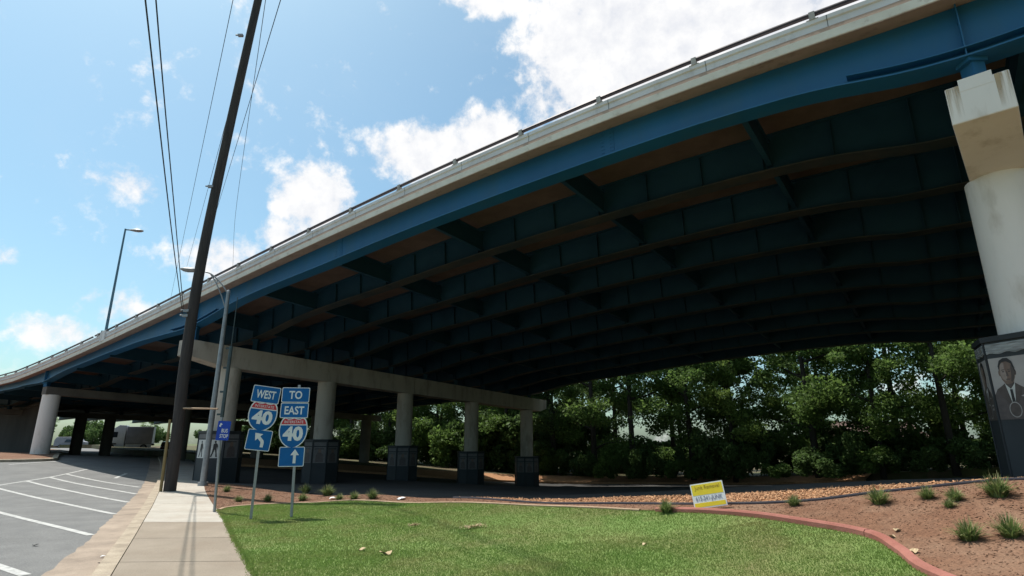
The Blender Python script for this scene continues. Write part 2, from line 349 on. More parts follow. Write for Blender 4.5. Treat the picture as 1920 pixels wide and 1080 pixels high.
def inpoly(P, poly):
    P = np.asarray(P); x, y = P[:, 0], P[:, 1]; r = np.zeros(len(P), bool); q = np.asarray(poly, float)
    for (x0, y0), (x1, y1) in zip(q, np.roll(q, -1, 0)):
        c = ((y0 > y) != (y1 > y)); r ^= c & (x < (x1 - x0) * (y - y0) / ((y1 - y0) if y1 != y0 else 1e-9) + x0)
    return r
def densify(poly, step, closed=True):
    o = []; n = len(poly)
    for i in range(n if closed else n - 1):
        a = np.array(poly[i], float); b = np.array(poly[(i + 1) % n], float); k = max(1, int(np.linalg.norm(b - a) / step))
        for j in range(k): o.append(tuple(a + (b - a) * j / k))
    if not closed: o.append(tuple(poly[-1]))
    return o
def smooth_line(pts, n=8):
    """Catmull-Rom"""
    P = [np.array(p, float) for p in pts]; P = [2 * P[0] - P[1]] + P + [2 * P[-1] - P[-2]]; o = []
    for i in range(1, len(P) - 2):
        for j in range(n):
            t = j / n; a, b, c, d = P[i - 1:i + 3]
            o.append(tuple(.5 * (2 * b + (c - a) * t + (2 * a - 5 * b + 4 * c - d) * t * t + (3 * b - a - 3 * c + d) * t ** 3)))
    o.append(tuple(P[-2])); return o
def drape_geo(poly, step, off, skirt=0.0):
    poly = densify(poly, step); n = len(poly); q = np.array(poly)
    gx = np.arange(q[:, 0].min(), q[:, 0].max(), step); gy = np.arange(q[:, 1].min(), q[:, 1].max(), step)
    G = np.stack(np.meshgrid(gx, gy), -1).reshape(-1, 2); G = G[inpoly(G, q)] if len(G) else G
    pts = [Vector(p) for p in poly] + [Vector(p) for p in G]
    vs, es, fs, *_ = delaunay_2d_cdt(pts, [(i, (i + 1) % n) for i in range(n)], [], 1, 1e-5)
    XY = np.array([(v.x, v.y) for v in vs]); Z = TZ(XY) + off
    V = [(x, y, z) for (x, y), z in zip(XY, Z)]; F = []
    for f in fs:
        a, b, c = (XY[i] for i in f[:3]); cr = (b[0] - a[0]) * (c[1] - a[1]) - (b[1] - a[1]) * (c[0] - a[0])
        F.append(tuple(f) if cr > 0 else tuple(reversed(f)))
    if skirt:
        zz = TZ(q) + off; k = len(V); ar = sum(q[i][0] * q[(i + 1) % n][1] - q[(i + 1) % n][0] * q[i][1] for i in range(n))
        V += [(x, y, z) for (x, y), z in zip(q, zz)] + [(x, y, z - skirt) for (x, y), z in zip(q, zz)]
        for i in range(n):
            j = (i + 1) % n; f = (k + i, k + n + i, k + n + j, k + j); F.append(f if ar > 0 else tuple(reversed(f)))
    return V, F
def drape(name, poly, step, off, m, skirt=0.0, parent=None, kind='structure'):
    V, F = drape_geo(poly, step, off, skirt); o = MB().add(V, F).build(name, m, parent, smooth='all' if not skirt else False)
    if parent is None and kind: o['kind'] = kind
    return o
def offset_line(line, d):
    P = np.array(line, float); t = np.gradient(P, axis=0); t /= np.linalg.norm(t, axis=1)[:, None]
    return [tuple(p) for p in P + np.c_[-t[:, 1], t[:, 0]] * d]
def strip(a, b): return list(a) + list(reversed(b))
def copy_tree(o, parent=None):
    c = o.copy(); COL.objects.link(c); c.parent = parent
    for ch in list(o.children): copy_tree(ch, c)
    return c
def tilt(o, cx, cz, deg):
    """turn a sign panel (and its lettering) about its own middle, as if slightly slack on its bolt"""
    a = R(deg); c_, s_ = math.cos(a), math.sin(a)
    for q in [o] + list(o.children):
        for v in q.data.vertices:
            x, z = v.co.x - cx, v.co.z - cz; v.co.x, v.co.z = cx + x * c_ + z * s_, cz - x * s_ + z * c_
def text_geo(s, w, h, depth=.004, bold=.0):
    """letters as triangles, centred, w wide and h high; x right, y up, z out"""
    cu = bpy.data.curves.new('t', 'FONT'); cu.body = s; cu.extrude = .01; cu.offset = bold; cu.resolution_u = 3
    o = link(bpy.data.objects.new('t', cu)); dg = bpy.context.evaluated_depsgraph_get(); dg.update()
    me = bpy.data.meshes.new_from_object(o.evaluated_get(dg))
    V = np.array([v.co[:] for v in me.vertices]); F = [tuple(p.vertices) for p in me.polygons]
    bpy.data.objects.remove(o); bpy.data.meshes.remove(me); bpy.data.curves.remove(cu)
    lo, hi = V.min(0), V.max(0); V = (V - (lo + hi) / 2) / np.maximum(hi - lo, 1e-6) * np.array((w, h, depth))
    return V, F

# ================================================================== SETTING: ground
gx = np.unique(np.concatenate([np.linspace(-900, -90, 14), np.arange(-90, -34, 3), np.arange(-34, 34, 1.0), np.arange(34, 91, 3), np.linspace(93, 900, 14)]))
gy = np.unique(np.concatenate([np.linspace(-400, -30, 8), np.arange(-30, 4, 3), np.arange(4, 62, 1.0), np.arange(62, 140, 3), np.linspace(143, 1600, 16)]))
G = np.stack(np.meshgrid(gx, gy), -1).reshape(-1, 2); nx_ = len(gx)
V = np.c_[G, TZ(G) - .2]
F = [(j * nx_ + i, j * nx_ + i + 1, (j + 1) * nx_ + i + 1, (j + 1) * nx_ + i) for j in range(len(gy) - 1) for i in range(nx_ - 1)]
tag(raw_mesh('ground', V, F, 'earth'), kind='structure').data.polygons.foreach_set('use_smooth', [True] * len(F))

FAR = [(-24, 41), (-38, 64), (-60, 102), (-75, 130)]
gut = smooth_line([(0.2, -4), (-3.4, 2.9), (-6.71, 8.9), (-8.23, 11.91), (-10.58, 16.16), (-12.6, 19.9), (-17.0, 27.65)] + [(x - .9, y - .2) for x, y in FAR], 6)
ko = smooth_line([(0.95, -4), (-2.65, 2.9), (-5.94, 8.9), (-7.6, 11.95), (-9.92, 16.16), (-12.2, 20.2), (-16.6, 28.0)] + [(x - .25, y - .1) for x, y in FAR], 6)
ki = smooth_line([(1.2, -4), (-2.4, 2.9), (-5.68, 8.9), (-7.36, 11.98), (-9.66, 16.16), (-11.95, 20.25), (-16.35, 28.05)] + FAR, 6)
wr = smooth_line([(3.1, -4), (-.55, 2.9), (-3.47, 8.35), (-4.99, 11.04), (-6.58, 13.94), (-8.5, 17.27), (-11.31, 22.13), (-13.85, 26.8), (-21.8, 41.2), (-36, 65), (-58, 103), (-73, 131)], 6)
road = [(x, y) for x, y in gut] + [(-140, 150), (-90, 60), (-50, 10), (-30, -12)]
road = [(x, y) for x, y in ko] + [(-140, 150), (-90, 60), (-50, 10), (-30, -12)]
drape('road', road, 1.6, -.13, 'asphalt')
_rj = random.Random(5); gut_r = [(x + _rj.uniform(-.035, .035), y + _rj.uniform(-.02, .02)) for x, y in densify(gut, .22, False) if y < 40] + [p for p in gut if p[1] >= 40]
drape('gutter', strip(gut_r, ko), .8, -.126, 'gutter_concrete')
drape('kerb', strip(ko, ki), .5, .004, 'kerb_concrete', .15)
# pavement slabs
def seg_between(a, b, y0, y1):
    A = [p for p in densify(a, .3, False) if y0 <= p[1] <= y1]; B = [p for p in densify(b, .3, False) if y0 <= p[1] <= y1]
    return strip(A, B)
def clip_line(line, n0, n1, tot):
    L = np.array(densify(line, .25, False)); s = np.r_[0, np.cumsum(np.linalg.norm(np.diff(L, axis=0), axis=1))]; q = np.linspace(n0, n1, tot)
    return list(zip(np.interp(q, s, L[:, 0]), np.interp(q, s, L[:, 1])))
def linelen(line): L = np.array(line); return float(np.linalg.norm(np.diff(L, axis=0), axis=1).sum())
ki_in = offset_line(ki, -.012)
lk, lw = linelen(ki_in), linelen(wr); nsl = 62
mbA, mbB = MB(), MB()
for i in range(nsl):
    a0, a1 = i / nsl, (i + 1) / nsl - .008 / nsl * 1.2
    p = strip(clip_line(ki_in, a0 * lk, a1 * lk, 5), clip_line(wr, a0 * lw, a1 * lw, 5))
    c = np.mean(p, axis=0)
    if c[1] > 95: continue
    (mbB if c[1] > 14.6 else mbA).add(*drape_geo(p, .7, 0.0, .12))
tag(mbA.build('sidewalk', 'walk_concrete'), kind='structure'); tag(mbB.build('sidewalk_pale', 'walk_pale'), kind='structure')

lawn = [p for p in wr if -3.9 < p[1] < 16.0] + smooth_line([(-7.8, 16.1), (-7.97, 16.9), (-7.7, 17.7), (-6.95, 18.25), (-5.76, 18.1), (-2.9, 16.4), (0.49, 13.97), (2.55, 12.07), (3.91, 10.6), (4.52, 9.56), (4.98, 8.54), (4.88, 7.73), (4.65, 6.92), (4.6, 5.5), (4.9, 3), (5.5, -4)], 6)
drape('lawn', lawn, .6, .0, 'lawn_soil')
edge_line = smooth_line([(-7.8, 16.1), (-7.97, 16.9), (-7.7, 17.7), (-6.95, 18.25), (-5.76, 18.1), (-2.9, 16.4), (0.49, 13.97), (2.55, 12.07), (3.91, 10.6), (4.52, 9.56), (4.98, 8.54), (4.88, 7.73), (4.65, 6.92), (4.6, 5.5), (4.9, 3)], 6)
gnear = [(0.52, 14.3), (2.66, 12.62), (4.04, 11.29), (5.17, 10.54), (6.13, 10.19), (6.82, 9.85), (7.97, 9.39), (9.2, 8.7)]
mfar = [(-13.85, 26.75), (-11.92, 25.24), (-8.49, 21.72), (-4.23, 18.35), (-1.61, 16.55)]
mulch = [p for p in wr if 16.0 <= p[1] < 26.8] + mfar + gnear + [(13, 5), (18, -4), (5.5, -4)] + list(reversed(edge_line))
drape('mulch_bed', mulch, .6, .012, 'mulch')
gfar = [(9.6, 9.2), (7.59, 9.85), (6.77, 10.6), (5.81, 11.4), (4.42, 12.4), (2.87, 13.55), (0.53, 14.95), (-1.61, 16.65)]
grav = gnear + gfar
drape('gravel_strip', [(-1.61, 16.56)] + grav, .5, .004, 'gravel_soil')
fcurb = smooth_line([(-24, 46.5), (-20.97, 47.67), (-11.84, 50.87), (-5.22, 53.09), (1.96, 55.08), (11.15, 52.4), (19.66, 49.6), (26, 44)], 5)
side = [(-14.0, 26.9), (-11.92, 25.24), (-8.49, 21.72), (-4.23, 18.35), (-1.61, 16.65)] + list(reversed(gfar))[1:] + [(14, 5.5), (44, 10), (36, 40)] + list(reversed(fcurb)) + [(-22.2, 42)]
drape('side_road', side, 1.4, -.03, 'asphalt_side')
drape('verge', offset_line(fcurb, 2.2) + [(40, 39), (110, 31), (110, 100), (-120, 130), (-75, 105)], 3.0, .5, 'verge', .6)
o = drape('far_kerb', strip(fcurb, offset_line(fcurb, .3)), .8, .13, 'gravel_soil', .2)
_a, _b = densify(offset_line(fcurb, .3), 1, False), None
_b = offset_line(_a, 2.1); _za, _zb = TZ(_a) + .12, TZ(_b) + .54
tag(MB().add([(x, y, z) for (x, y), z in zip(_a, _za)] + [(x, y, z) for (x, y), z in zip(_b, _zb)], [(i, i + 1, len(_a) + i + 1, len(_a) + i) for i in range(len(_a) - 1)]).build('leaf_litter_bank', 'gravel_soil', smooth='all'), kind='structure')
isl = smooth_line([(-60, 22), (-36, 30.5), (-30.2, 34.2), (-28.87, 35.3), (-28.37, 36.3), (-29.2, 37.6), (-34.6, 44.8), (-44, 58), (-60, 80), (-76, 92)], 5)
drape('traffic_island', isl, 1.2, .0, 'mulch')
ii = offset_line(isl, -.28)
drape('island_kerb', strip(isl, ii), .8, .012, 'kerb_concrete', .17)

# road paint: each stripe its own sheet on the road
road_o = bpy.data.objects['road']
def stripe(pts, w):
    L = smooth_line(pts, 6) if len(pts) > 2 else densify(pts, .6, False)
    V, F = drape_geo(strip(offset_line(L, w / 2), offset_line(L, -w / 2)), .7, -.124)
    MB().add(V, F).build('painted_stripe', 'road_paint', road_o)
stripe([(-17.2, 16.0), (-19.6, 20.4), (-21.13, 24.72), (-22.05, 28.53), (-23.56, 33.04)], .13)
for a, b in (((-9.9, 10.9), (-6.98, 8.93)), ((-16.0, 17.9), (-8.62, 12.53)), ((-20.6, 23.85), (-10.58, 16.16)), ((-21.6, 26.6), (-12.33, 19.37)), ((-22.0, 28.4), (-13.86, 22.17)), ((-22.5, 30.1), (-15.5, 24.95)), ((-19.41, 29.17), (-20.61, 31.84)), ((-27.6, 36.3), (-28.4, 33.5))):
    stripe([a, b], .15)

# loose cover nobody could count: grass blades, mulch chips, gravel chips
rng = np.random.default_rng(3)
def scatter(poly, n, box=None):
    q = np.array(poly); lo, hi = (q.min(0), q.max(0)) if box is None else (np.array(box[:2], float), np.array(box[2:], float))
    P = rng.uniform(lo, hi, (n, 2)); return P[inpoly(P, q)]
P = np.r_[scatter(lawn, 420000, (-8.2, 6.0, 5.3, 18.4)), scatter(lawn, 60000, (-4.5, 6.0, 5.2, 10))]
_e = np.array([p for p in densify(wr, .02, False) if 5.5 < p[1] < 16.2]); _e = np.repeat(_e, 14, 0); P = np.r_[P, _e + rng.normal(0, .03, _e.shape)]
_e = np.array([p for p in densify(edge_line, .03, False) if p[1] > 6.2]); _e = np.repeat(_e, 8, 0); P = np.r_[P, _e + rng.normal(0, .05, _e.shape)]
n = len(P); Z = TZ(P); a = rng.uniform(0, 6.283, n); dirx = np.c_[np.cos(a), np.sin(a)]
patch = .92 + .18 * np.sin(P[:, 0] * 1.3 + np.sin(P[:, 1] * 1.1) * 1.5) * np.sin(P[:, 1] * .9 + P[:, 0] * .4)
h = rng.uniform(.016, .038, n) * patch; wv = rng.uniform(.004, .008, n); lean = rng.normal(0, .5, (n, 2)) * h[:, None]
b0 = np.c_[P - dirx * wv[:, None], Z - .004]; b1 = np.c_[P + dirx * wv[:, None], Z - .004]; tp = np.c_[P + lean, Z + h]
V = np.stack([b0, b1, tp], 1).reshape(-1, 3); F = np.arange(3 * n).reshape(-1, 3)
tag(raw_mesh('grass', V, F, 'grass_blade'), kind='stuff')
def chips(name, P, size, m, flat, lift):
    n = len(P); Z = TZ(P) + lift; s = size * rng.uniform(.5, 1.6, n)
    u = rng.normal(0, 1, (n, 3)); u[:, 2] *= flat; u /= np.linalg.norm(u, axis=1)[:, None]
    w = rng.normal(0, 1, (n, 3)); w[:, 2] *= flat; w -= u * (u * w).sum(1)[:, None]; w /= np.linalg.norm(w, axis=1)[:, None]
    k = np.cross(u, w); c = np.c_[P, Z]; u = u * s[:, None]; w = w * (s * rng.uniform(.2, .5, n))[:, None]; k = k * (s * .22)[:, None]
    V = np.stack([c - u, c + w, c + u, c - w, c + k, c - k], 1).reshape(-1, 3)
    f = np.array([(0, 1, 4), (1, 2, 4), (2, 3, 4), (3, 0, 4), (1, 0, 5), (2, 1, 5), (3, 2, 5), (0, 3, 5)])
    F = (np.arange(n)[:, None, None] * 6 + f[None]).reshape(-1, 3); return tag(raw_mesh(name, V, F, m), kind='stuff')
chips('mulch_chips', scatter(mulch, 140000, (-13, 5.5, 11, 26)), .02, 'mulch_chip', .35, .014)
chips('gravel_chips', scatter(grav, 60000), .034, 'gravel_chip', .5, .02)

# ================================================================== BRIDGE
OB = Vector((-13.475, 26.685, 0)); DB = Vector((.80387, -.59481, 0)); NB = Vector((.59481, .80387, 0))
def PB(s, w, z): return OB + DB * s + NB * w + Vector((0, 0, z))
_rs = np.array([(-34, 6.89), (-21.7, 7.56), (-12.8, 8.3), (-8.4, 8.7), (-2.9, 9.23), (1.1, 9.55), (4.2, 9.88), (6.9, 10.1), (9.5, 10.28), (12.2, 10.53), (15, 10.73), (17.7, 10.85), (20.6, 10.92), (23.3, 10.96), (25.8, 10.94)])
_pf = np.polyfit(_rs[:, 0], _rs[:, 1], 4)
def zr(s):
    if s < -30: return float(np.polyval(_pf, -30) + (max(s, -52) + 30) * .012 - .0003 * min(0, s + 52) ** 2)
    if s > 27: return float(np.polyval(_pf, 27) - .0016 * (s - 27) ** 2)
    return float(np.polyval(_pf, s))
_hk = np.array([(-90, .6), (-50, .6), (-47, .85), (-45, .85), (-42, .6), (-34, .5), (-28, .56), (-26, .68), (-24.4, .82), (-23.4, .82), (-21.5, .68), (-19, .6), (-13, .66), (-8.5, .80), (-5, 1.08), (-3.4, 1.22), (-2, 1.22), (-.6, 1.12), (1.2, .95), (3.5, .92), (8, 1.0), (13, .98), (18, 1.0), (23, .99), (25.5, 1.06), (27.2, 1.3), (28.2, 1.36), (29.2, 1.3), (31.5, 1.06), (34, .98), (90, 1.0)])
def smh(s):
    h = float(np.mean(np.interp(s + np.linspace(-.7, .7, 9), _hk[:, 0], _hk[:, 1]))); return h - .021 * (zr(s) - .84 - h - 1.7)
CROSS = .05
WG = -.45
def crs(s): return float(np.interp(s, [-48, -6], [.018, CROSS]))
def soff(s, w): return zr(s) - .54 - crs(s) * (w - WG)
def zbot(s, w): return soff(s, w) - .3 - (min(smh(s), 1.04) if s > 22 and w > 4 else smh(s))
S0, S1 = -78.0, 64.0
SS = sorted(set([round(S0 + i * 1.0, 2) for i in range(int(S1 - S0) + 1)] + [round(-5 + i * .5, 2) for i in range(18)] + [round(25 + i * .5, 2) for i in range(16)] + [round(-27 + i * .5, 2) for i in range(12)]))
bridge = thing('overpass', 'long blue steel girder overpass with pale concrete parapet rising to the right', 'bridge', tuple(OB))
def bsweep(fn, slist=SS): return [[PB(s, w, z) for w, z in fn(s)] for s in slist]
WF = 29.2
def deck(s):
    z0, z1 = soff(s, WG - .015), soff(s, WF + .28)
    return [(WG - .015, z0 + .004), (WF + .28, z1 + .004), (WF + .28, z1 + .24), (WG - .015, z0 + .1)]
MB().sweep(bsweep(deck)).build('deck', 'deck_soffit_shaded', bridge)
def parap(s):
    z = zr(s); return [(-.62, z - .6), (-.985, z - .6), (-.96, z - .32), (-1.0, z - .30), (-1.0, z - .20), (-.72, z - .20), (-.62, z - .3)]
def ledge(s):
    z = zr(s); return [(-1.0, z - .80), (-1.01, z - .842), (-1.04, z - .82), (-1.04, z - .625), (-.99, z - .602), (-.90, z - .602)]
SP = [s for s in SS if -76 <= s]
par = MB().sweep(bsweep(parap)).build('parapet', 'parapet', bridge)
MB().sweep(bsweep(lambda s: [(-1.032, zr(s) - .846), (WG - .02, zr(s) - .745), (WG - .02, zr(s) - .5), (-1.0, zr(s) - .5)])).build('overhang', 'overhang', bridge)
MB().sweep(bsweep(ledge)).build('parapet_ledge', 'parapet_edge', bridge)
def fpar(s):
    z = zr(s) - crs(s) * (WF - WG); return [(WF + .29, z - .84), (WF + .62, z - .84), (WF + .62, z - .165), (WF + .35, z - .165)]
MB().sweep(bsweep(fpar)).build('far_parapet', 'parapet', bridge)
# joints in the parapet: thin dark grooves kept as a proud strip 2 mm out
for i in range(-11, 12):
    jb = MB()
    s = 2.2 + i * 2.65
    pts = [(-.988, -.598), (-.963, -.32), (-1.003, -.30), (-1.003, -.203)]
    for (w0, a), (w1, b) in zip(pts, pts[1:]):
        q = [PB(s - .007, w0, zr(s) + a), PB(s + .007, w0, zr(s) + a), PB(s + .007, w1, zr(s) + b), PB(s - .007, w1, zr(s) + b)]; jb.add(q, [(0, 1, 2, 3)])
    jb.build('parapet_joint', 'cladding', par)
for a, b in ((S0, -14.95), (-14.55, S1)):
    sl_ = [a] + [s for s in SS if a < s < b] + [b]
    MB().sweep(bsweep(lambda s: [(-1.0, zr(s) - .085), (-.92, zr(s) - .085), (-.91, zr(s) - .04), (-.93, zr(s)), (-.99, zr(s)), (-1.01, zr(s) - .04)], sl_)).build('guard_rail', 'rail_metal', bridge)
def rot_s(s):
    e = .2; t = (PB(s + e, 0, zr(s + e)) - PB(s - e, 0, zr(s - e))).normalized(); n_ = NB; u = t.cross(n_).normalized() * -1
    if u.z < 0: u = -u
    return Matrix((t, n_, u)).transposed()
for i in range(30):
    s = 25.78 - 2.655 * i + (0 if i < 14 else 0)
    m = MB(); r = rot_s(s)
    m.box(PB(s, -.96, zr(s) - .1), (.12, .12, .20), r); m.box(PB(s, -.93, zr(s) - .192), (.24, .15, .02), r)
    m.build('rail_post', 'post_metal', bridge)
# girders
def girder(w, fascia=False):
    g = MB(); sg = [s for s in SS]
    tw, bf = .012, .28
    g.sweep(bsweep(lambda s: [(w - tw, zbot(s, w) + .035), (w + tw, zbot(s, w) + .035), (w + tw, soff(s, w) - .03), (w - tw, soff(s, w) - .03)], sg))
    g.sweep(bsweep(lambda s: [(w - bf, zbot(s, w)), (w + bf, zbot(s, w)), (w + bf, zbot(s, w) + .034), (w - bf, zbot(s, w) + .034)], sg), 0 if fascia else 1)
    g.sweep(bsweep(lambda s: [(w - .16, soff(s, w) - .029), (w + .16, soff(s, w) - .029), (w + .16, soff(s, w) + .001), (w - .16, soff(s, w) + .001)], sg))
    s = -40.0
    while s < 45 and not fascia:
        for sd in (-1, 1):
            g.box(PB(s, w + sd * .064, (zbot(s, w) + soff(s, w)) / 2), (.015, .10, soff(s, w) - zbot(s, w) - .09), rot_s(s))
        s += 1.77
    return g
NG = 10; GW = [WG + (WF - .5 - WG) * k / (NG - 1) for k in range(NG)]
BENTS = [-46.5, -24.0, -2.6, 28.2]
for k, w in enumerate(GW):
    g = girder(w, k == 0)
    for sb in BENTS:
        for ds in ((0,) if sb != -24 or k else (-.0,)):
            wd_ = .02 if sb != -24.0 else .05
            g.box(PB(sb, w - .11, (zbot(sb, w) + soff(sb, w)) / 2), (wd_, .17, soff(sb, w) - zbot(sb, w) - .085), rot_s(sb)); g.box(PB(sb, w + .11, (zbot(sb, w) + soff(sb, w)) / 2), (wd_, .17, soff(sb, w) - zbot(sb, w) - .085), rot_s(sb))
    go = g.build('girder', 'blue_steel' if k == 0 else ['shaded_steel', 'bounce_lit_flange'], bridge)
    if k == 0:
        fas = go
        for a, b, hh in ((-5.0, -.25, .2), (26.2, 30.4, .22)):
            sl_ = list(np.linspace(a, b, 14))
            MB().sweep(bsweep(lambda s: [(WG - .24, zbot(s, WG) + hh), (WG - .014, zbot(s, WG) + hh), (WG - .014, zbot(s, WG) + hh + .025), (WG - .24, zbot(s, WG) + hh + .025)], sl_)).build('stiffener', 'blue_steel', fas)
        for sc_ in (20.4, 8.6):
            sp = MB(); r = rot_s(sc_)
            sp.box(PB(sc_, WG - .018, (zbot(sc_, WG) + soff(sc_, WG)) / 2), (.42, .012, smh(sc_) + .12), r)
            for i in range(9):
                for q in (-.16, -.1, .1, .16):
                    c = PB(sc_ + q, WG - .03, zbot(sc_, WG) + .13 + i * (smh(sc_) + .02) / 8); sp.box(c, (.028, .014, .028), r)
            sp.build('splice_plate', 'blue_steel', fas)
# diaphragms: one per line across the bridge
dl = [-2.6 + 5.3 * i for i in range(-7, 9)]
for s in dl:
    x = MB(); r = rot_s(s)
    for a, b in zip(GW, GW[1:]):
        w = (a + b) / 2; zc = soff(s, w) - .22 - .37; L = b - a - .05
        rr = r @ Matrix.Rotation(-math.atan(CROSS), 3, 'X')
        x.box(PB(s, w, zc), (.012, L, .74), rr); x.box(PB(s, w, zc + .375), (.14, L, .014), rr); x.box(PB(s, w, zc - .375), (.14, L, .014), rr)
    x.build('diaphragm', 'shaded_steel', bridge)
# lamp plinth on the parapet
MB().box(PB(-13.1, -.9, zr(-13.1) - .36), (.7, .34, .62), rot_s(-13.1)).build('lamp_plinth', 'parapet', bridge, bevel=.02)

# ---------------------------------------------------------------- piers
_PB = PB
def cladding(parent, c, zb, zt, r=1.03, turn=0.0, panels=True, seed=0, faces=None):
    """eight-sided dark casing round a column, with a coping and picture panels"""
    ang = [turn + math.pi / 8 + k * math.pi / 4 for k in range(8)]
    ring = lambda rr, z: [Vector((c[0] + rr * math.cos(a), c[1] + rr * math.sin(a), z)) for a in ang]
    m = MB(); m.sweep([ring(r, zb - .3), ring(r, zt - .1)])
    cl = m.build('cladding', 'cladding', parent)
    t = MB(); t.sweep([ring(r + .05, zt - .1), ring(r + .05, zt)])
    for a in ang: t.tube([(c[0] + (r + .004) * math.cos(a), c[1] + (r + .004) * math.sin(a), zb - .3), (c[0] + (r + .004) * math.cos(a), c[1] + (r + .004) * math.sin(a), zt - .1)], .022, 6)
    t.build('coping', 'cladding_trim', cl)
    fw = 2 * r * math.sin(math.pi / 8)
    for k in range(8):
        am = ang[k] + math.pi / 8; nrm = Vector((math.cos(am), math.sin(am), 0)); tg = Vector((-math.sin(am), math.cos(am), 0)); mid = Vector((c[0], c[1], 0)) + nrm * r * math.cos(math.pi / 8)
        # u to the viewer's right seen from outside, v up, d out
        fn = lambda u, v, d, mid=mid, tg=tg, nrm=nrm: mid - tg * (-u) + nrm * d + Vector((0, 0, v))
        yield cl, nrm, fw, fn
def rect(x0, y0, x1, y1): return [(x0, y0), (x1, y0), (x1, y1), (x0, y1)]
def ell(cx, cy, a, b, n=20, t0=0, t1=6.2832): return [(cx + a * math.cos(t0 + (t1 - t0) * i / n), cy + b * math.sin(t0 + (t1 - t0) * i / n)) for i in range(n)]
def bust(m, fn, x, y, w, h, mi_bg=0):
    """a plain head-and-shoulders portrait in flat layers: 0 backdrop 1 skin 2 suit 3 dark 4 white"""
    P_ = lambda pts: [(x + u * w, y + v * h) for u, v in pts]
    m.prism(P_(rect(-.5, 0, .5, 1)), fn, .004, .010, 0)
    P_ = lambda pts: [(x + max(-.5, min(.5, u * 1.05 - .1)) * w, y + min(1, v) * h) for u, v in pts]
    m.prism(P_([(-.48, .0), (.52, .0), (.52, .36), (.40, .45), (.22, .53), (.14, .57), (-.10, .57), (-.30, .49), (-.42, .40), (-.48, .30)]), fn, .010, .013, 2)
    m.prism(P_([(-.10, .57), (.13, .57), (.10, .44), (.035, .2), (-.0, .2), (-.07, .42)]), fn, .013, .0145, 4)
    m.prism(P_([(-.10, .575), (-.30, .48), (-.22, .36), (.0, .17)]), fn, .0135, .0148, 6); m.prism(P_([(.13, .575), (.27, .50), (.22, .36), (.03, .17)]), fn, .0135, .0148, 6)
    m.prism(P_([(-.015, .475), (.045, .475), (.055, .25), (.02, .19), (-.015, .25)]), fn, .0145, .016, 3)
    m.prism(P_([(-.085, .68), (.10, .68), (.115, .56), (.01, .48), (-.085, .56)]), fn, .0146, .0165, 6)
    m.prism(P_(ell(-.165, .745, .03, .05, 10)), fn, .0155, .0175, 1); m.prism(P_(ell(.175, .745, .03, .05, 10)), fn, .0155, .0175, 6)
    face = [(-.16, .80), (-.165, .72), (-.14, .64), (-.085, .575), (-.02, .555), (.05, .56), (.11, .59), (.155, .66), (.17, .74), (.165, .82), (.12, .91), (.03, .95), (-.07, .94), (-.13, .89)]
    m.prism(P_(face), fn, .016, .019, 1)
    m.prism(P_([(-.145, .80), (-.15, .72), (-.12, .65), (-.05, .61), (-.01, .66), (-.02, .74), (-.04, .82), (-.03, .90), (-.08, .91), (-.12, .87)]), fn, .019, .0195, 5)
    m.prism(P_([(.165, .80), (.17, .73), (.15, .66), (.10, .59), (.06, .60), (.09, .68), (.10, .78), (.12, .86), (.145, .86)]), fn, .019, .0195, 6)
    m.prism(P_([(-.165, .78), (-.175, .86), (-.12, .95), (-.02, .985), (.08, .98), (.16, .92), (.19, .82), (.185, .74), (.165, .80), (.13, .885), (.04, .925), (-.07, .92), (-.13, .87)]), fn, .0195, .021, 3)
    for ex in (-.075, .065): m.prism(P_(ell(ex, .763, .026, .009, 8)), fn, .0196, .0203, 3); m.prism(P_([(ex - .045, .785), (ex + .04, .788), (ex + .03, .80), (ex - .03, .799)]), fn, .0196, .0203, 6)
    m.prism(P_([(-.022, .69), (.035, .69), (.03, .70), (.012, .77), (-.0, .77)]), fn, .0196, .0203, 6)
    m.prism(P_([(-.055, .64), (-.01, .648), (.03, .646), (.07, .638), (.03, .628), (-.02, .628)]), fn, .0196, .0203, 6)
    m.prism(P_(ell(.02, .15, .14, .125)), fn, .0165, .018, 0); m.prism(P_(ell(.02, .15, .122, .109)), fn, .018, .0195, 6)
    m.prism(P_(rect(.24, .16, .40, .19)), fn, .013, .0145, 0); m.prism(P_(rect(.26, .225, .42, .25)), fn, .013, .0145, 0); m.prism(P_([(.2, .36), (.28, .38), (.34, .36), (.28, .345)]), fn, .0148, .016, 0)
def walker(m, fn, x, y, w, h):
    P_ = lambda pts: [(x + u * w, y + v * h) for u, v in pts]
    m.prism(P_(rect(-.5, 0, .5, 1)), fn, .004, .010, 0)
    m.prism(P_([(-.14, .48), (.16, .48), (.2, .76), (.05, .82), (-.12, .76)]), fn, .010, .013, 3)
    m.prism(P_(ell(.02, .88, .08, .065)), fn, .010, .013, 3)
    m.prism(P_([(-.14, .5), (.02, .5), (-.06, .28), (-.18, .06), (-.3, .06), (-.18, .3)]), fn, .010, .0125, 3)
    m.prism(P_([(.0, .5), (.16, .5), (.2, .28), (.26, .06), (.12, .06), (.1, .28)]), fn, .010, .0128, 3)
    m.prism(P_([(.14, .74), (.2, .74), (.32, .52), (.24, .46)]), fn, .010, .0126, 3)
PHOTO = ['photo_light', 'photo_skin', 'photo_suit', 'photo_dark', 'poster_white', 'photo_lit', 'photo_shade']
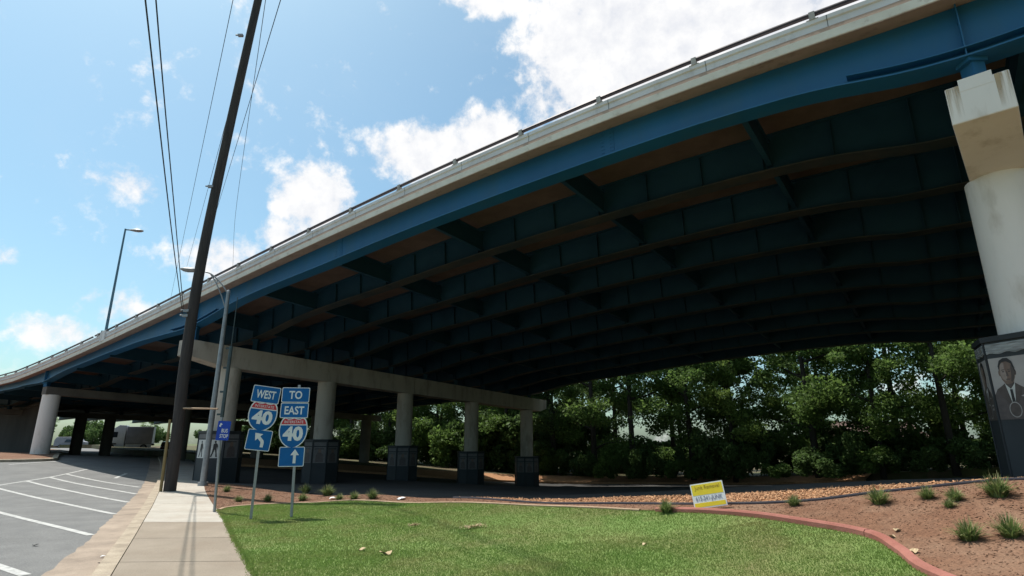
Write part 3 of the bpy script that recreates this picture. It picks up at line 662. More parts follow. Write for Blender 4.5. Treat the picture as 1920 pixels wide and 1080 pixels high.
def pier(label, sb, ws, ztop, gap_joint=True, clad=True, w_end=-.9, w_far=30.8, slope=.036, rc=.54, wc=.95, cw=1.1, notch=False, turn=0.0, taper=True, base_w=None, clad_h=2.4, paint='pier_concrete', paint0=None, skew=0.0):
    Rk = Matrix.Rotation(R(skew), 3, 'Z'); Ns, Ds, E0 = Rk @ NB, Rk @ DB, _PB(sb, w_end, 0)
    def PB(s, w, z): return E0 + Ds * (s - sb) + Ns * (w - w_end) + Vector((0, 0, z))
    c0 = PB(sb, ws[0], 0); zb0 = tz(c0.x, c0.y)
    p = thing('bridge_pier', label, 'bridge pier', (c0.x, c0.y, zb0), group='concrete piers under the overpass')
    zc = lambda w: ztop - slope * (w + .9)
    spans = [(w_end, 14.25), (14.31, w_far)] if gap_joint else [(w_end, w_far)]
    for a, b in spans:
        wl_ = sorted(set([a, b] + [q for q in (-.3, .4, 1.0, 29.8) if a < q < b]))
        def dep(w):
            d = cw
            if taper and w < 1.0: d = .77 + (cw - .77) * min(1, (w - w_end) / (1.0 - w_end))
            if taper and w > 29.6: d = cw - (w - 29.6) / 1.2 * .35
            return d
        m = MB(); m.sweep([[PB(sb - wc / 2, w, zc(w) - dep(w)), PB(sb + wc / 2, w, zc(w) - dep(w)), PB(sb + wc / 2, w, zc(w)), PB(sb - wc / 2, w, zc(w))] for w in wl_])
        cb = m.build('cap_beam', paint, p, bevel=.02)
        if a == w_end and notch:
            MB().sweep([[PB(sb - .26, w, ztop - .15), PB(sb + .24, w, ztop - .15), PB(sb + .24, w, ztop + .1), PB(sb - .26, w, ztop + .1)] for w in (w_end - .004, w_end + 1.3)]).build('bearing_seat', 'pier_paint', cb)
            for q in (-.36, .36):                # rust runs below the bearing
                st = MB(); st.add([PB(sb + q - .1, w_end - .003, ztop - .72), PB(sb + q + .1, w_end - .003, ztop - .72), PB(sb + q + .1, w_end - .003, ztop - .012), PB(sb + q - .1, w_end - .003, ztop - .012)], [(0, 1, 2, 3)])
                st.build('rust_stain', 'rust', cb)
    for w in GW:
        if w > w_far: continue
        zt, z0 = zbot(sb, w), zc(max(w, w_end))
        if w < w_end: z0 = ztop
        if zt - z0 < .03: z0 = zt - .06
        m = MB(); m.box(PB(sb, w, zt - .04), (.36, .34, .078)); 
        if zt - .08 - z0 > .02: m.box(PB(sb, w + .03, (zt - .08 + z0) / 2), (.24, .30, zt - .082 - z0))
        m.build('bearing', 'blue_steel' if w == GW[0] else 'shaded_steel', p)
    for i, w in enumerate(ws):
        c = PB(sb, w, 0); zb = tz(c.x, c.y); zt = zc(w) - cw + .02
        m = MB(); m.lathe([(rc, zb - .3), (rc, zt)], (c.x, c.y, 0), 32); m.build('column', (paint0 or paint) if i == 0 else paint, p, smooth=True)
        if clad:
            zt2 = zb + clad_h
            for cl, nrm, fw, fn in cladding(p, c, zb, zt2, turn=turn):
                view = (Vector((0, 0, 0)) - Vector((c.x, c.y, 0))).normalized().dot(nrm)
                if view < .15: continue
                yield p, i, cl, nrm, fw, fn, zb, zt2, view
def _unused(): pass
def run_pier(*a, style='poster', **k):
    p = None
    for p, i, cl, nrm, fw, fn, zb, zt, view in pier(*a, **k):
        m = MB(); y0, y1 = zb + 1.12, zt - .42
        right = Vector((-nrm.y, nrm.x, 0)); walk = i == 0 and nrm.x < .25
        if style == 'bust':
            bust(m, fn, 0, zb + 1.02, fw * .92, zt - .42 - zb - 1.02)
        elif walk: walker(m, fn, 0, y0, fw * .74, y1 - y0)
        else:
            m.prism(rect(-fw * .42, y0, fw * .42, y1), fn, .004, .010, 0)
            m.prism([(u, v + y0 + .05) for u, v in ((-.2, 0), (.22, 0), (.18, .42), (.06, .52), (-.1, .5), (-.2, .36))], fn, .010, .013, 2); m.prism(ell(0, y0 + .64, .09, .12), fn, .010, .013, 1)
            m.prism(rect(-fw * .36, y1 - .12, fw * .3, y1 - .08), fn, .010, .012, 3)
        m.build('picture_panel', PHOTO if style == 'bust' else (['poster_white', 'photo_skin', 'poster_grey', 'photo_dark', 'poster_white'] if walk else ['poster_grey', 'photo_skin', 'photo_suit', 'photo_dark', 'poster_white']), cl)
        b = MB(); L = 14
        if style == 'bust':
            b.prism([(-fw * .46 + fw * .92 * q / L, zt - .335 + .015 * math.sin(q * 1.1)) for q in range(L + 1)] + [(fw * .46 - fw * .92 * q / L, zt - .14) for q in range(L + 1)], fn, .004, .016)
            for j in range(4): b.prism([(-fw * .46 + fw * .92 * q / L, zt - .31 + j * .045 + .012 * math.sin(q * 1.1 + j)) for q in range(L + 1)] + [(fw * .46 - fw * .92 * q / L, zt - .295 + j * .045 + .012 * math.sin((L - q) * 1.1 + j)) for q in range(L + 1)], fn, .016, .026)
            b.build('drapery_band', 'silver', cl)
        else:
            b.prism(rect(-fw * .42, zt - .36, fw * .42, zt - .16), fn, .004, .012); b.build('header_band', 'poster_grey', cl)
    return p
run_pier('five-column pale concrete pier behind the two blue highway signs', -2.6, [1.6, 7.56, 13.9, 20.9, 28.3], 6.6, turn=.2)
run_pier('pale concrete pier at the right edge with a portrait on its dark casing', 28.2, [1.6], 8.25, gap_joint=False, w_far=3.9, notch=True, style='bust', clad_h=2.6, paint='pier_paint', rc=.6, skew=-6.5, turn=.27)
for _ in pier('single pale column pier at the far left beside the traffic island', -24.0, [.0, 9.2, 16, 22, 28.3], 5.56, gap_joint=False, clad=False, w_end=-.5, w_far=30, slope=.031, rc=.54, wc=.9, cw=.55, taper=False, paint='shaded_concrete', paint0='pier_paint'): pass
for _ in pier('distant shaded pier beyond the truck, farthest left under the deck', -46.5, [1.6, 8.9, 11.6, 26], 4.95, gap_joint=False, clad=False, w_end=-.9, w_far=30, slope=.018, rc=.52, wc=.9, cw=.5, taper=False, paint='shaded_concrete'): pass

ab = thing('abutment_wall', 'shade-darkened concrete abutment wall under the low left end of the bridge', 'retaining wall', tuple(PB(-56, 4, .4)))
sl_ = [-78 + i * 1.5 for i in range(27)]
MB().sweep([[PB(s, 3.8, tz(*PB(s, 3.8, 0)[:2]) - .4), PB(s, 4.4, tz(*PB(s, 4.4, 0)[:2]) - .4), PB(s, 4.4, zbot(s, 4.4) - .06), PB(s, 3.8, zbot(s, 3.8) - .06)] for s in sl_]).build('wall', 'shade_dark_concrete', ab)
MB().sweep([[PB(s, 3.7, zbot(s, 3.8) - .36), PB(s, 3.797, zbot(s, 3.8) - .36), PB(s, 3.797, zbot(s, 3.8) - .07), PB(s, 3.7, zbot(s, 3.8) - .07)] for s in sl_]).build('coping', 'shade_dark_concrete', ab)
# ================================================================== POLES, LAMPS, WIRES
zp = tz(-12.56, 22.03)
pole = thing('utility_pole', 'tall dark wooden utility pole standing on the kerb side of the pavement', 'utility pole', (-12.56, 22.03, zp))
path = [(-12.56, 22.03, zp - .2), (-12.60, 22.03, 2.1), (-12.71, 22.03, 4.8), (-12.68, 22.03, 8.8), (-12.40, 22.03, 14), (-11.88, 22.03, 21.7), (-11.6, 22.03, 25)]
path = [tuple(p) for p in smooth_line(path, 5)]
m = MB(); m.tube(path, list(np.interp([p[2] for p in path], [0, 10, 25], [.215, .195, .165])), 14)
m.build('shaft', 'wood_pole', pole, smooth=True)
m = MB(); m.tube([(-12.77, 21.83, zp - .1), (-12.80, 21.82, 1.2), (-12.83, 21.82, 2.55)], [.055, .055, .045], 8); m.build('guy_guard', 'yellow_plastic', pole, smooth=True)
m = MB(); m.tube([(-12.5, 21.95, 2.98), (-11.05, 21.75, 2.94)], [.035, .03], 8); m.build('bracket_arm', 'edging_pale', pole)
m = MB()
for z in (6.55, 6.75, 12.1, 19.6): m.box((-12.9 + (z - 6) * .04, 21.86, z), (.22, .12, .10)); m.tube([(-13.0 + (z - 6) * .04, 21.86, z + .02), (-13.12 + (z - 6) * .04, 21.86, z + .02)], .035, 8)
m.build('wire_clamp', 'galvanised', pole)

def wire(label, pts, r, group=None):
    p = smooth_line(pts, 8) if len(pts) > 2 else pts
    o = MB().tube(p, r, 5).build('power_line', 'wire', smooth='all'); tag(o, label, 'cable', group); return o
def sag(a, b, d, n=14): a, b = Vector(a), Vector(b); return [tuple(a.lerp(b, t / n) - Vector((0, 0, d * 4 * (t / n) * (1 - t / n)))) for t in range(n + 1)]
def ext(a, b, ta, tb): a, b = Vector(a), Vector(b); return tuple(a + (b - a) * ta), tuple(a + (b - a) * tb)
wire('thick leftmost cable rising from the utility pole toward the top edge', [(-13.0, 21.86, 6.6), (-9.75, 15.2, 7.62), (-6.23, 8.0, 8.96), (-2.6, .6, 10.4)], .015)
wire('second thick cable just right of the leftmost one, clamped to the utility pole', [(-13.0, 21.86, 6.8), (-9.8, 15.4, 7.95), (-6.43, 8.5, 9.42), (-2.6, .8, 11.2)], .014)
wire('thin high line between the thick cables and the wooden pole', list(ext((-14.22, 24, 23.49), (-36.94, 60, 24.34), -.5, 2.2)), .018)
wire('thin high line running close along the left edge of the wooden pole', list(ext((-13.03, 24, 22.19), (-35.35, 60, 27.06), -.5, 2.2)), .018)
wire('thin high line that crosses behind the wooden pole to its right side', list(ext((-9.83, 20, 19.85), (-33.71, 60, 27.06), -.4, 2.0)), .018)
wr_o = wire('thin rightmost line with a small dark ball marker beside the pole', [ext((-12.56, 24, 23.49), (-31.46, 60, 27.06), -.4, 0)[0], (-12.56, 24, 23.49), (-31.46, 60, 27.06), (-41.34, 80, 27.68), (-60, 118, 28.5)], .018)

def cobra_head(m, c, ang, tilt=.12, k=1.0):
    """street-light head pointing along ang"""
    u = Vector((math.cos(ang), math.sin(ang), tilt)).normalized(); n_ = Vector((-math.sin(ang), math.cos(ang), 0)); up = u.cross(n_); c = Vector(c); secs = []
    for x, w, h0, h1 in ((0, .05, -.05, .05), (.12, .08, -.07, .07), (.3, .16, -.10, .10), (.5, .18, -.12, .10), (.68, .15, -.10, .07), (.8, .07, -.04, .03)):
        secs.append([c + u * x * k + n_ * w * k * math.cos(t) + up * ((h1 if math.sin(t) > 0 else -h0) * k * math.sin(t)) for t in [i * math.pi / 5 for i in range(10)]])
    m.sweep(secs)
# lamp on the bridge
pb = PB(-13.3, -.85, zr(-13.3) - .1)
L = thing('street_lamp', 'slim tall street lamp standing on the bridge parapet at left', 'street lamp', tuple(pb), group=None)
m = MB(); m.tube([pb, pb + Vector((0, 0, 6.75))], [.08, .05], 10); m.box(pb + Vector((0, 0, .06)), (.34, .34, .12)); m.build('pole', 'lamp_blue', L, smooth=True)
tp_ = pb + Vector((0, 0, 6.7)); av = Vector((.86, .5, 0))
m = MB(); m.tube([tp_, tp_ + av * .3 + Vector((0, 0, .02))], [.05, .04], 8); m.build('arm', 'lamp_blue', L, smooth=True)
m = MB(); cobra_head(m, tp_ + av * .22 + Vector((0, 0, .02)), math.atan2(av.y, av.x), .1, .95); m.build('lamp_head', 'galvanised', L, smooth=True)
# lamp post with truss arm
lb = Vector((-12.5, 24.2, tz(-12.5, 24.2)))
L = thing('street_lamp', 'grey street lamp post with a two-tube truss arm, behind the utility pole', 'street lamp', tuple(lb))
m = MB(); m.tube([lb + Vector((0, 0, -.1)), lb + Vector((0, 0, 4)), (lb.x - .02, lb.y, 8.15)], [.125, .105, .075], 12); m.tube([lb + Vector((0, 0, -.05)), lb + Vector((0, 0, .14))], [.2, .19], 12); m.tube([(lb.x - .02, lb.y, 8.15), (lb.x - .02, lb.y, 8.23)], [.085, .05], 10); m.build('pole', 'galvanised', L, smooth=True)
hd = Vector((-13.72, 23.9, 9.02))
m = MB(); A_ = Vector((lb.x - .02, lb.y, 8.05)); B_ = Vector((lb.x - .02, lb.y, 7.3)); dv = (hd - A_); dv.z = 0
cA = smooth_line([A_, A_ + dv * .3 + Vector((0, 0, .48)), A_ + dv * .65 + Vector((0, 0, .86)), hd], 6); cB = smooth_line([B_, B_ + dv * .25 + Vector((0, 0, .75)), B_ + dv * .5 + Vector((0, 0, 1.32)), A_ + dv * .66 + Vector((0, 0, .84))], 6)
m.tube(cA, .03, 8); m.tube(cB, .026, 8); m.tube([cA[8], cB[10]], .018, 6); m.build('arm', 'galvanised', L, smooth=True)
m = MB(); cobra_head(m, hd, math.atan2(dv.y, dv.x), .05, 1.0); m.build('lamp_head', 'galvanised', L, smooth=True)
# bus stop post
bb = Vector((-7.66, 15.6, tz(-7.66, 15.6)))
B = thing('bus_stop_post', 'grey bus stop post with a small royal blue sign at the pavement edge', 'bus stop sign', tuple(bb))
m = MB(); m.tube([bb + Vector((0, 0, -.1)), bb + Vector((-.13, 0, 2.4))], .036, 8); m.build('post', 'galvanised', B, smooth=True)
m = MB(); m.tube([bb + Vector((-.13, .0, 2.38)), bb + Vector((-.13, 0, 4.3))], .05, 8)
for z in (2.45, 3.05, 3.7, 4.24): m.box(bb + Vector((-.2, -.01, z)), (.12, .05, .05))
m.build('upper_tube', 'dark_metal', B)
m = MB(); m.tube([bb + Vector((-.13, 0, 4.28)), bb + Vector((-.13, 0, 5.7))], .012, 6); m.build('thin_rod', 'dark_metal', B)
rz = Matrix.Rotation(R(24), 3, 'Z')
def sgn(parent, w, h, z, x=0.0, r=.03, y=-.05, face='sign_blue', name='sign_panel', rim=True, thick=.006):
    """rounded panel in the thing's local frame, facing local -Y: white rim, coloured field"""
    def rr(w, h, r): return [(cx + r * math.cos(t), cz + r * math.sin(t)) for cx, cz, t0 in ((w / 2 - r, h / 2 - r, 0), (-w / 2 + r, h / 2 - r, 90), (-w / 2 + r, -h / 2 + r, 180), (w / 2 - r, -h / 2 + r, 270)) for t in [R(t0 + q) for q in (0, 30, 60, 90)]]
    m = MB(); fn = lambda u, v, d: Vector((x + u, y - d, z + v))
    m.prism(rr(w, h, r), fn, 0, thick, 0)
    if rim: m.prism(rr(w - .032, h - .032, r * .8), fn, thick, thick + .002, 1)
    return m.build(name, ['sign_white', face] if rim else [face], parent)
def legend(parent, s, w, h, z, x=0.0, y=-.05, d=.010, m='sign_white', name='legend', bold=.02, shear=0.0):
    V, F = text_geo(s, w, h, .003, bold); mb = MB(); mb.add([(x + a + b * shear, y - d - c, z + b) for a, b, c in V], F); return mb.build(name, m, parent)
B2 = thing('bus_stop_sign', 'small royal blue sign with white lettering clamped to the bus stop post', 'sign', tuple(bb + Vector((-.13, -.02, 0))), (0, R(2), R(22)), local=True)
bp = sgn(B2, .31, .50, 2.03, .02, .02, -.05, 'sign_deep', 'sign_panel', False, .008)
legend(bp, 'BUS', .15, .1, 2.03, .05, -.05, .009); legend(bp, 'STOP', .2, .1, 1.89, .05, -.05, .009)
m = MB(); fn = lambda u, v, d: Vector((u, -.05 - d, v)); m.prism([(-.10, 2.14), (-.07, 2.23), (-.02, 2.19), (-.05, 2.17), (-.06, 2.12)], fn, .008, .012); m.build('arrow', 'sign_white', bp)

# ================================================================== ROUTE SIGNS
def shield_outline(w, h):
    half = [(0, .5), (.10, .468), (.22, .462), (.33, .5), (.40, .46), (.455, .36), (.49, .22), (.5, .08), (.485, -.06), (.44, -.19), (.36, -.31), (.25, -.40), (.12, -.47), (0, -.5)]
    pts = half + [(-x, y) for x, y in reversed(half[1:-1])]
    return [(x * w, y * h) for x, y in pts]
def shield(parent, w, h, z, x=0.0, y=-.05):
    fn = lambda u, v, d: Vector((x + u, y - d, z + v)); m = MB(); o = shield_outline(w, h)
    m.prism(o, fn, 0, .006, 0); pn = m.build('shield_panel', 'sign_white', parent)
    i_ = shield_outline(w - .05, h - .05); cut = .262 * h
    def clip(pts, keep_top, c):
        r = []; n = len(pts)
        for k in range(n):
            (x0, y0), (x1, y1) = pts[k], pts[(k + 1) % n]; a = (y0 >= c) == keep_top; b = (y1 >= c) == keep_top
            if a: r.append((x0, y0))
            if a != b: t = (c - y0) / (y1 - y0); r.append((x0 + (x1 - x0) * t, c))
        return r
    MB().prism(clip(i_, True, cut + .012), fn, .006, .009).build('red_band', 'sign_red', pn)
    MB().prism(clip(i_, False, cut - .012), fn, .006, .009).build('blue_field', 'sign_blue', pn)
    legend(pn, 'INTERSTATE', w * .66, h * .085, z + h * .355, x, y, .010, bold=.0)
    legend(pn, '40', w * .70, h * .47, z - h * .02, x, y, .010, bold=.045)
    return pn
def arrow_up(parent, z, left=False):
    fn = lambda u, v, d: Vector((u, -.05 - d, z + v)); m = MB()
    if not left:
        m.prism([(-.025 * 1.3, -.16), (.025 * 1.3, -.16), (.025 * 1.3, .03), (.10, .03), (.0, .17), (-.10, .03), (-.0325, .03)], fn, .009, .012)
    else:
        sh = [(.03, -.17), (.10, -.17), (.10, -.05), (.085, -.01), (.0, .075), (-.055, .025), (.02, -.045), (.03, -.07)]
        m.prism(sh, fn, .009, .012); m.prism([(-.13, .15), (.05, .135), (-.10, -.03)], fn, .0092, .0125)
    m.build('arrow', 'sign_white', parent)
def sign_post(parent, top, base=-.15):
    m = MB(); 
    m.add([(-.03, -.018, base), (.03, -.018, base), (.03, .03, base), (-.03, .03, base), (-.03, -.018, top), (.03, -.018, top), (.03, .03, top), (-.03, .03, top)], [(0, 1, 5, 4), (1, 2, 6, 5), (2, 3, 7, 6), (3, 0, 4, 7), (4, 5, 6, 7)])
    for k in range(int(top / .1)):
        m.box((0, -.0185, .06 + k * .1), (.012, .004, .012))
    return m.build('post', 'galvanised', parent)
S = thing('route_sign', 'blue west interstate 40 sign stack with a bent left arrow on a steel post', 'highway sign', (-6.04, 14.05, tz(-6.04, 14.05)), (0, R(0), R(24)), local=True, group='highway route sign stacks on the lawn')
sign_post(S, 3.0)
p = sgn(S, .63, .40, 2.84, .03); legend(p, 'WEST', .44, .20, 2.84, .03, bold=.022); tilt(p, .03, 2.84, 6)
p = shield(S, .65, .70, 2.31, .0); tilt(p, 0, 2.31, 6)
p = sgn(S, .55, .48, 1.77, -.02); arrow_up(p, 1.78, True); tilt(p, -.02, 1.77, 6)
m = MB()
for z in (2.84, 2.31, 1.77): m.box((0, -.030, z), (.1, .034, .06))
m.build('bracket', 'galvanised', S)
S = thing('route_sign', 'blue to east interstate 40 sign stack with a straight up arrow on a steel post', 'highway sign', (-5.22, 14.36, tz(-5.22, 14.36)), (0, R(-2), R(9)), local=True, group='highway route sign stacks on the lawn')
sign_post(S, 3.1)
p = sgn(S, .66, .365, 2.85, -.06); legend(p, 'TO', .31, .20, 2.85, -.06, bold=.022); tilt(p, -.06, 2.85, 2)
p = sgn(S, .66, .365, 2.475, -.07); legend(p, 'EAST', .46, .20, 2.475, -.07, bold=.022); tilt(p, -.07, 2.475, 2)
p = shield(S, .67, .74, 1.935, -.07); tilt(p, -.07, 1.935, 2)
p = sgn(S, .59, .46, 1.38, -.07); arrow_up(p, 1.385); tilt(p, -.07, 1.38, 1.5)
m = MB()
for z in (2.85, 2.475, 1.935, 1.38): m.box((0, -.030, z), (.1, .034, .06))
m.build('bracket', 'galvanised', S)
# yard sign
yx, yy = 3.68, 11.15
Y = thing('yard_sign', 'small tilted yellow and white yard sign stuck in the bed edge', 'yard sign', (yx, yy, tz(yx, yy)), (R(-12), R(-10), R(-26)), local=True)
fn = lambda u, v, d: Vector((u, -d, .27 + v)); m = MB(); w, h = .60, .44
m.prism(rect(-w / 2, -h / 2, w / 2, h / 2), fn, 0, .006, 0); m.prism(rect(-w / 2 + .02, .01, w / 2 - .02, h / 2 - .02), fn, .006, .008, 1); m.prism(rect(-w / 2 + .02, -h / 2 + .02, w / 2 - .02, -.125), fn, .006, .008, 1)
yp = m.build('panel', ['yard_white', 'yard_yellow'], Y)
legend(yp, 'Junk Removal', .46, .085, .27 + .135, 0, 0, .009, 'yard_brown', 'headline', .0); legend(yp, '615-241-JUNK', .48, .10, .27 - .06, 0, 0, .009, 'yard_ink', 'phone_number', .0)
m = MB()
for q in (-.13, .13): m.tube([(q, .012, -.15), (q, .012, .40)], .005, 6)
m.build('wire_stake', 'galvanised', Y)

# ================================================================== GARDEN EDGING
def edging(name, label, line, w, h, m, parent=None, off=0.0):
    L_ = densify(line, .15, False); a, b = offset_line(L_, w / 2), offset_line(L_, -w / 2); a2, b2 = offset_line(L_, w * .32), offset_line(L_, -w * .32)
    za, zb = TZ(a), TZ(b); zc = np.maximum(za, zb)
    secs = [[(*b[i], zb[i] - .06), (*b[i], zc[i] + h * .6), (*b2[i], zc[i] + h), (*a2[i], zc[i] + h), (*a[i], zc[i] + h * .6), (*a[i], za[i] - .06)] for i in range(len(L_))]
    return MB().sweep(secs).build(name, m, parent)
el_ = densify(edge_line, .2, False)
E_ = thing('garden_edging', 'curved terracotta concrete edging between lawn and mulch bed', 'garden edging', (4.9, 8.5, tz(4.9, 8.5)))
ib = next(i for i, p in enumerate(el_) if p[0] > 4.94); i0 = next(i for i, p in enumerate(el_) if p[0] > 2.7 and p[1] < 14)
edging('edging_segment', None, el_[i0:ib] + [tuple(np.array(el_[ib - 1]) + (np.array(el_[ib]) - np.array(el_[ib - 1])) * .88)], .13, .07, 'terracotta', E_); edging('edging_segment', None, el_[ib:], .13, .07, 'terracotta', E_)
edging('pale_segment', None, el_[:i0], .09, .03, 'edging_pale', E_)
tag(edging('bed_edging', None, smooth_line([(-1.61, 16.56)] + gnear, 5), .05, .05, 'black_plastic'), 'thin dark plastic edging between mulch and gravel strip', 'garden edging')

# ================================================================== TUFTS, LITTER
def tuft_mesh(seed, n=300):
    r = np.random.default_rng(seed); V = []; F = []; MI = []
    for i in range(n):
        a = r.uniform(0, 6.283); L = r.uniform(.17, .33); sp = r.uniform(.1, 1.15); w = r.uniform(.006, .011); b = np.array([math.cos(a), math.sin(a)]); s = np.array([-b[1], b[0]]) * w
        base = b * r.uniform(0, .07); k = len(V)
        for t in (0, .4, .75, 1):
            p = base + b * L * sp * .75 * t ** 1.3; z = L * (t * (1.25 - .2 * sp) - .55 * sp * t * t)
            ww = 1 - .85 * t; V += [(p[0] - s[0] * ww, p[1] - s[1] * ww, z), (p[0] + s[0] * ww, p[1] + s[1] * ww, z)]
        for q in range(3): F.append((k + 2 * q, k + 2 * q + 1, k + 2 * q + 3, k + 2 * q + 2)); MI.append(1 if (q == 2 and r.random() < .45) or r.random() < .05 else 0)
    return V, F, MI
tufts = []
for sd in range(4):
    V, F, MI = tuft_mesh(sd); o = raw_mesh('grass_tuft', V, F, ['tuft', 'tuft_tip'], midx=MI); tufts.append(o)
TL = [(2.94, 11.52, .95, 'green grass tuft left of the yellow yard sign'), (4.88, 10.45, .72, 'green grass tuft right of the yard sign, by the gravel'), (5.84, 9.6, 1.0, 'bushy grass tuft in mid bed, third right of the yard sign'), (6.42, 9.3, .75, 'grass tuft nearest the gravel, above the close pair of tufts'), (6.58, 8.95, .75, 'larger upper tuft of the close pair in the mulch'), (6.34, 8.76, .5, 'smallest lower tuft of the close pair in the mulch'), (7.04, 8.71, 1.2, 'full grass tuft in front of the portrait pier casing'), (5.68, 7.62, .95, 'big dark grass tuft low in the bed beside the red edging'), (6.05, 7.42, 1.0, 'big grass tuft cut by the right edge of the view'),
      (-10.22, 21.51, .9, 'small tuft farthest left in the mulch by the lamp post'), (-8.45, 18.63, .75, 'small tuft beside the bus stop post at the lawn edge'), (-7.59, 18.73, .9, 'small tuft between the two route sign posts'), (-7.21, 20.99, 1.15, 'tuft near the road shade, behind the right route sign post'), (-6.54, 18.83, .95, 'low spread tuft at the lawn edge right of the sign posts'), (-6.05, 19.74, 1.35, 'widest tuft in the far mulch strip'), (-4.63, 17.65, .9, 'tuft left of the last one in the far mulch strip'), (-4.05, 17.5, 1.05, 'rightmost tuft of the far mulch strip beside white paper'), (-5.15, 17.95, .8, 'tuft under the white wrapper in the far mulch strip')]
for i, (x, y, s, lb_) in enumerate(TL):
    o = tufts[i] if i < 4 else tufts[i % 4].copy()
    if i >= 4: COL.objects.link(o)
    o.location = (x, y, tz(x, y)); o.scale = (s * 1.12, s * 1.12, s * .85); o.rotation_euler = (0, 0, i * 1.7); tag(o, lb_, 'grass tuft', 'ornamental grass tufts in the mulch beds')
def scrap(name, label, cat, x, y, w, d, m, seed, h=.03, off=0.0, rot=0.0):
    r = np.random.default_rng(seed); k = 6; mb = MB(); V = []; z = tz(x, y) + off
    for j in range(k):
        for i in range(k):
            u, v = (i / (k - 1) - .5) * w * (1 - .35 * abs(j / (k - 1) - .5)), (j / (k - 1) - .5) * d; c_, s_ = math.cos(rot), math.sin(rot)
            V.append((x + u * c_ - v * s_, y + u * s_ + v * c_, z + .008 + h * abs(math.sin(2.3 * u / w + 1.1 * v / d + seed)) + r.uniform(0, .25) * h))
    F = [(j * k + i, j * k + i + 1, (j + 1) * k + i + 1, (j + 1) * k + i) for j in range(k - 1) for i in range(k - 1)]
    n = len(V); V2 = V + [(a, b, c - .004) for a, b, c in V]
    mb.add(V2, F + [tuple(n + q for q in reversed(f)) for f in F]); o = mb.build(name, m); tag(o, label, cat); return o
scrap('paper_scrap', 'bright white paper scrap alone on the far mulch strip', 'litter', -3.15, 17.12, .24, .3, 'paper', 1, .05)
scrap('paper_scrap', 'white wrapper lying by a tuft behind the route signs', 'litter', -5.45, 18.45, .26, .3, 'paper', 2, .06)
scrap('bark_piece', 'curled pale bark piece on the lawn at bottom centre', 'bark', -1.97, 9.62, .2, .1, 'dry', 3, .05)
scrap('dry_leaf', 'small pale leaf on the lawn left of the bark piece', 'leaf', -2.42, 9.95, .12, .08, 'dry', 4, .04)
scrap('dry_leaf', 'small brown leaf on the lawn toward the right', 'leaf', 2.05, 9.5, .07, .05, 'dry', 14, .03)
scrap('dry_leaf', 'tan leaf on the mulch bed above the red edging joint', 'leaf', 5.31, 8.42, .09, .06, 'dry', 5, .04)
scrap('dry_leaf', 'curled leaf on mulch just below the other tan leaf', 'leaf', 5.13, 8.26, .07, .06, 'dry', 6, .04)
scrap('dry_leaf', 'brown leaf cluster close beside the lower red edging', 'leaf', 4.95, 7.6, .11, .08, 'dry', 7, .05)
scrap('plastic_lid', 'pale blue crumpled plastic lid lying in the gutter', 'litter', -8.22, 13.2, .13, .13, 'plastic_blue', 8, .05, -.12)
scrap('dark_scrap', 'small dark scrap at the kerb foot in the gutter', 'litter', -6.3, 9.5, .09, .06, 'tyre', 9, .04, -.12)
scrap('dark_scrap', 'small black speck of rubber on the parking asphalt', 'litter', -8.75, 11.29, .11, .07, 'tyre', 10, .02, -.125)
scrap('paper_scrap', 'tiny white scrap near the gutter edge of the kerb', 'litter', -6.75, 10.2, .08, .05, 'paper', 11, .02, -.12)
def dry_clump(label, x, y, w, d, n, seed):
    r = np.random.default_rng(seed); mb = MB()
    for i in range(n):
        t = r.normal(0, .33); px, py = x + t * w, y + math.sin(t * 3) * d * .6 + r.normal(0, d * .25); a = r.uniform(0, 6.283); L_ = r.uniform(.03, .08); z = tz(px, py)
        u = Vector((math.cos(a) * L_, math.sin(a) * L_, r.uniform(.01, .05))); s_ = Vector((-math.sin(a), math.cos(a), 0)) * .006; p = Vector((px, py, z + .02 + r.uniform(0, .03)))
        mb.add([p - s_, p + s_, p + u], [(0, 1, 2)])
    tag(mb.build('dry_grass_clump', 'dry'), label, 'grass clump')
dry_clump('long pale clump of cut dry grass right of the lawn centre', -.72, 11.75, .32, .14, 260, 1)
dry_clump('short pale clump of dry grass left of the longer one', -1.95, 12.2, .16, .05, 110, 2)

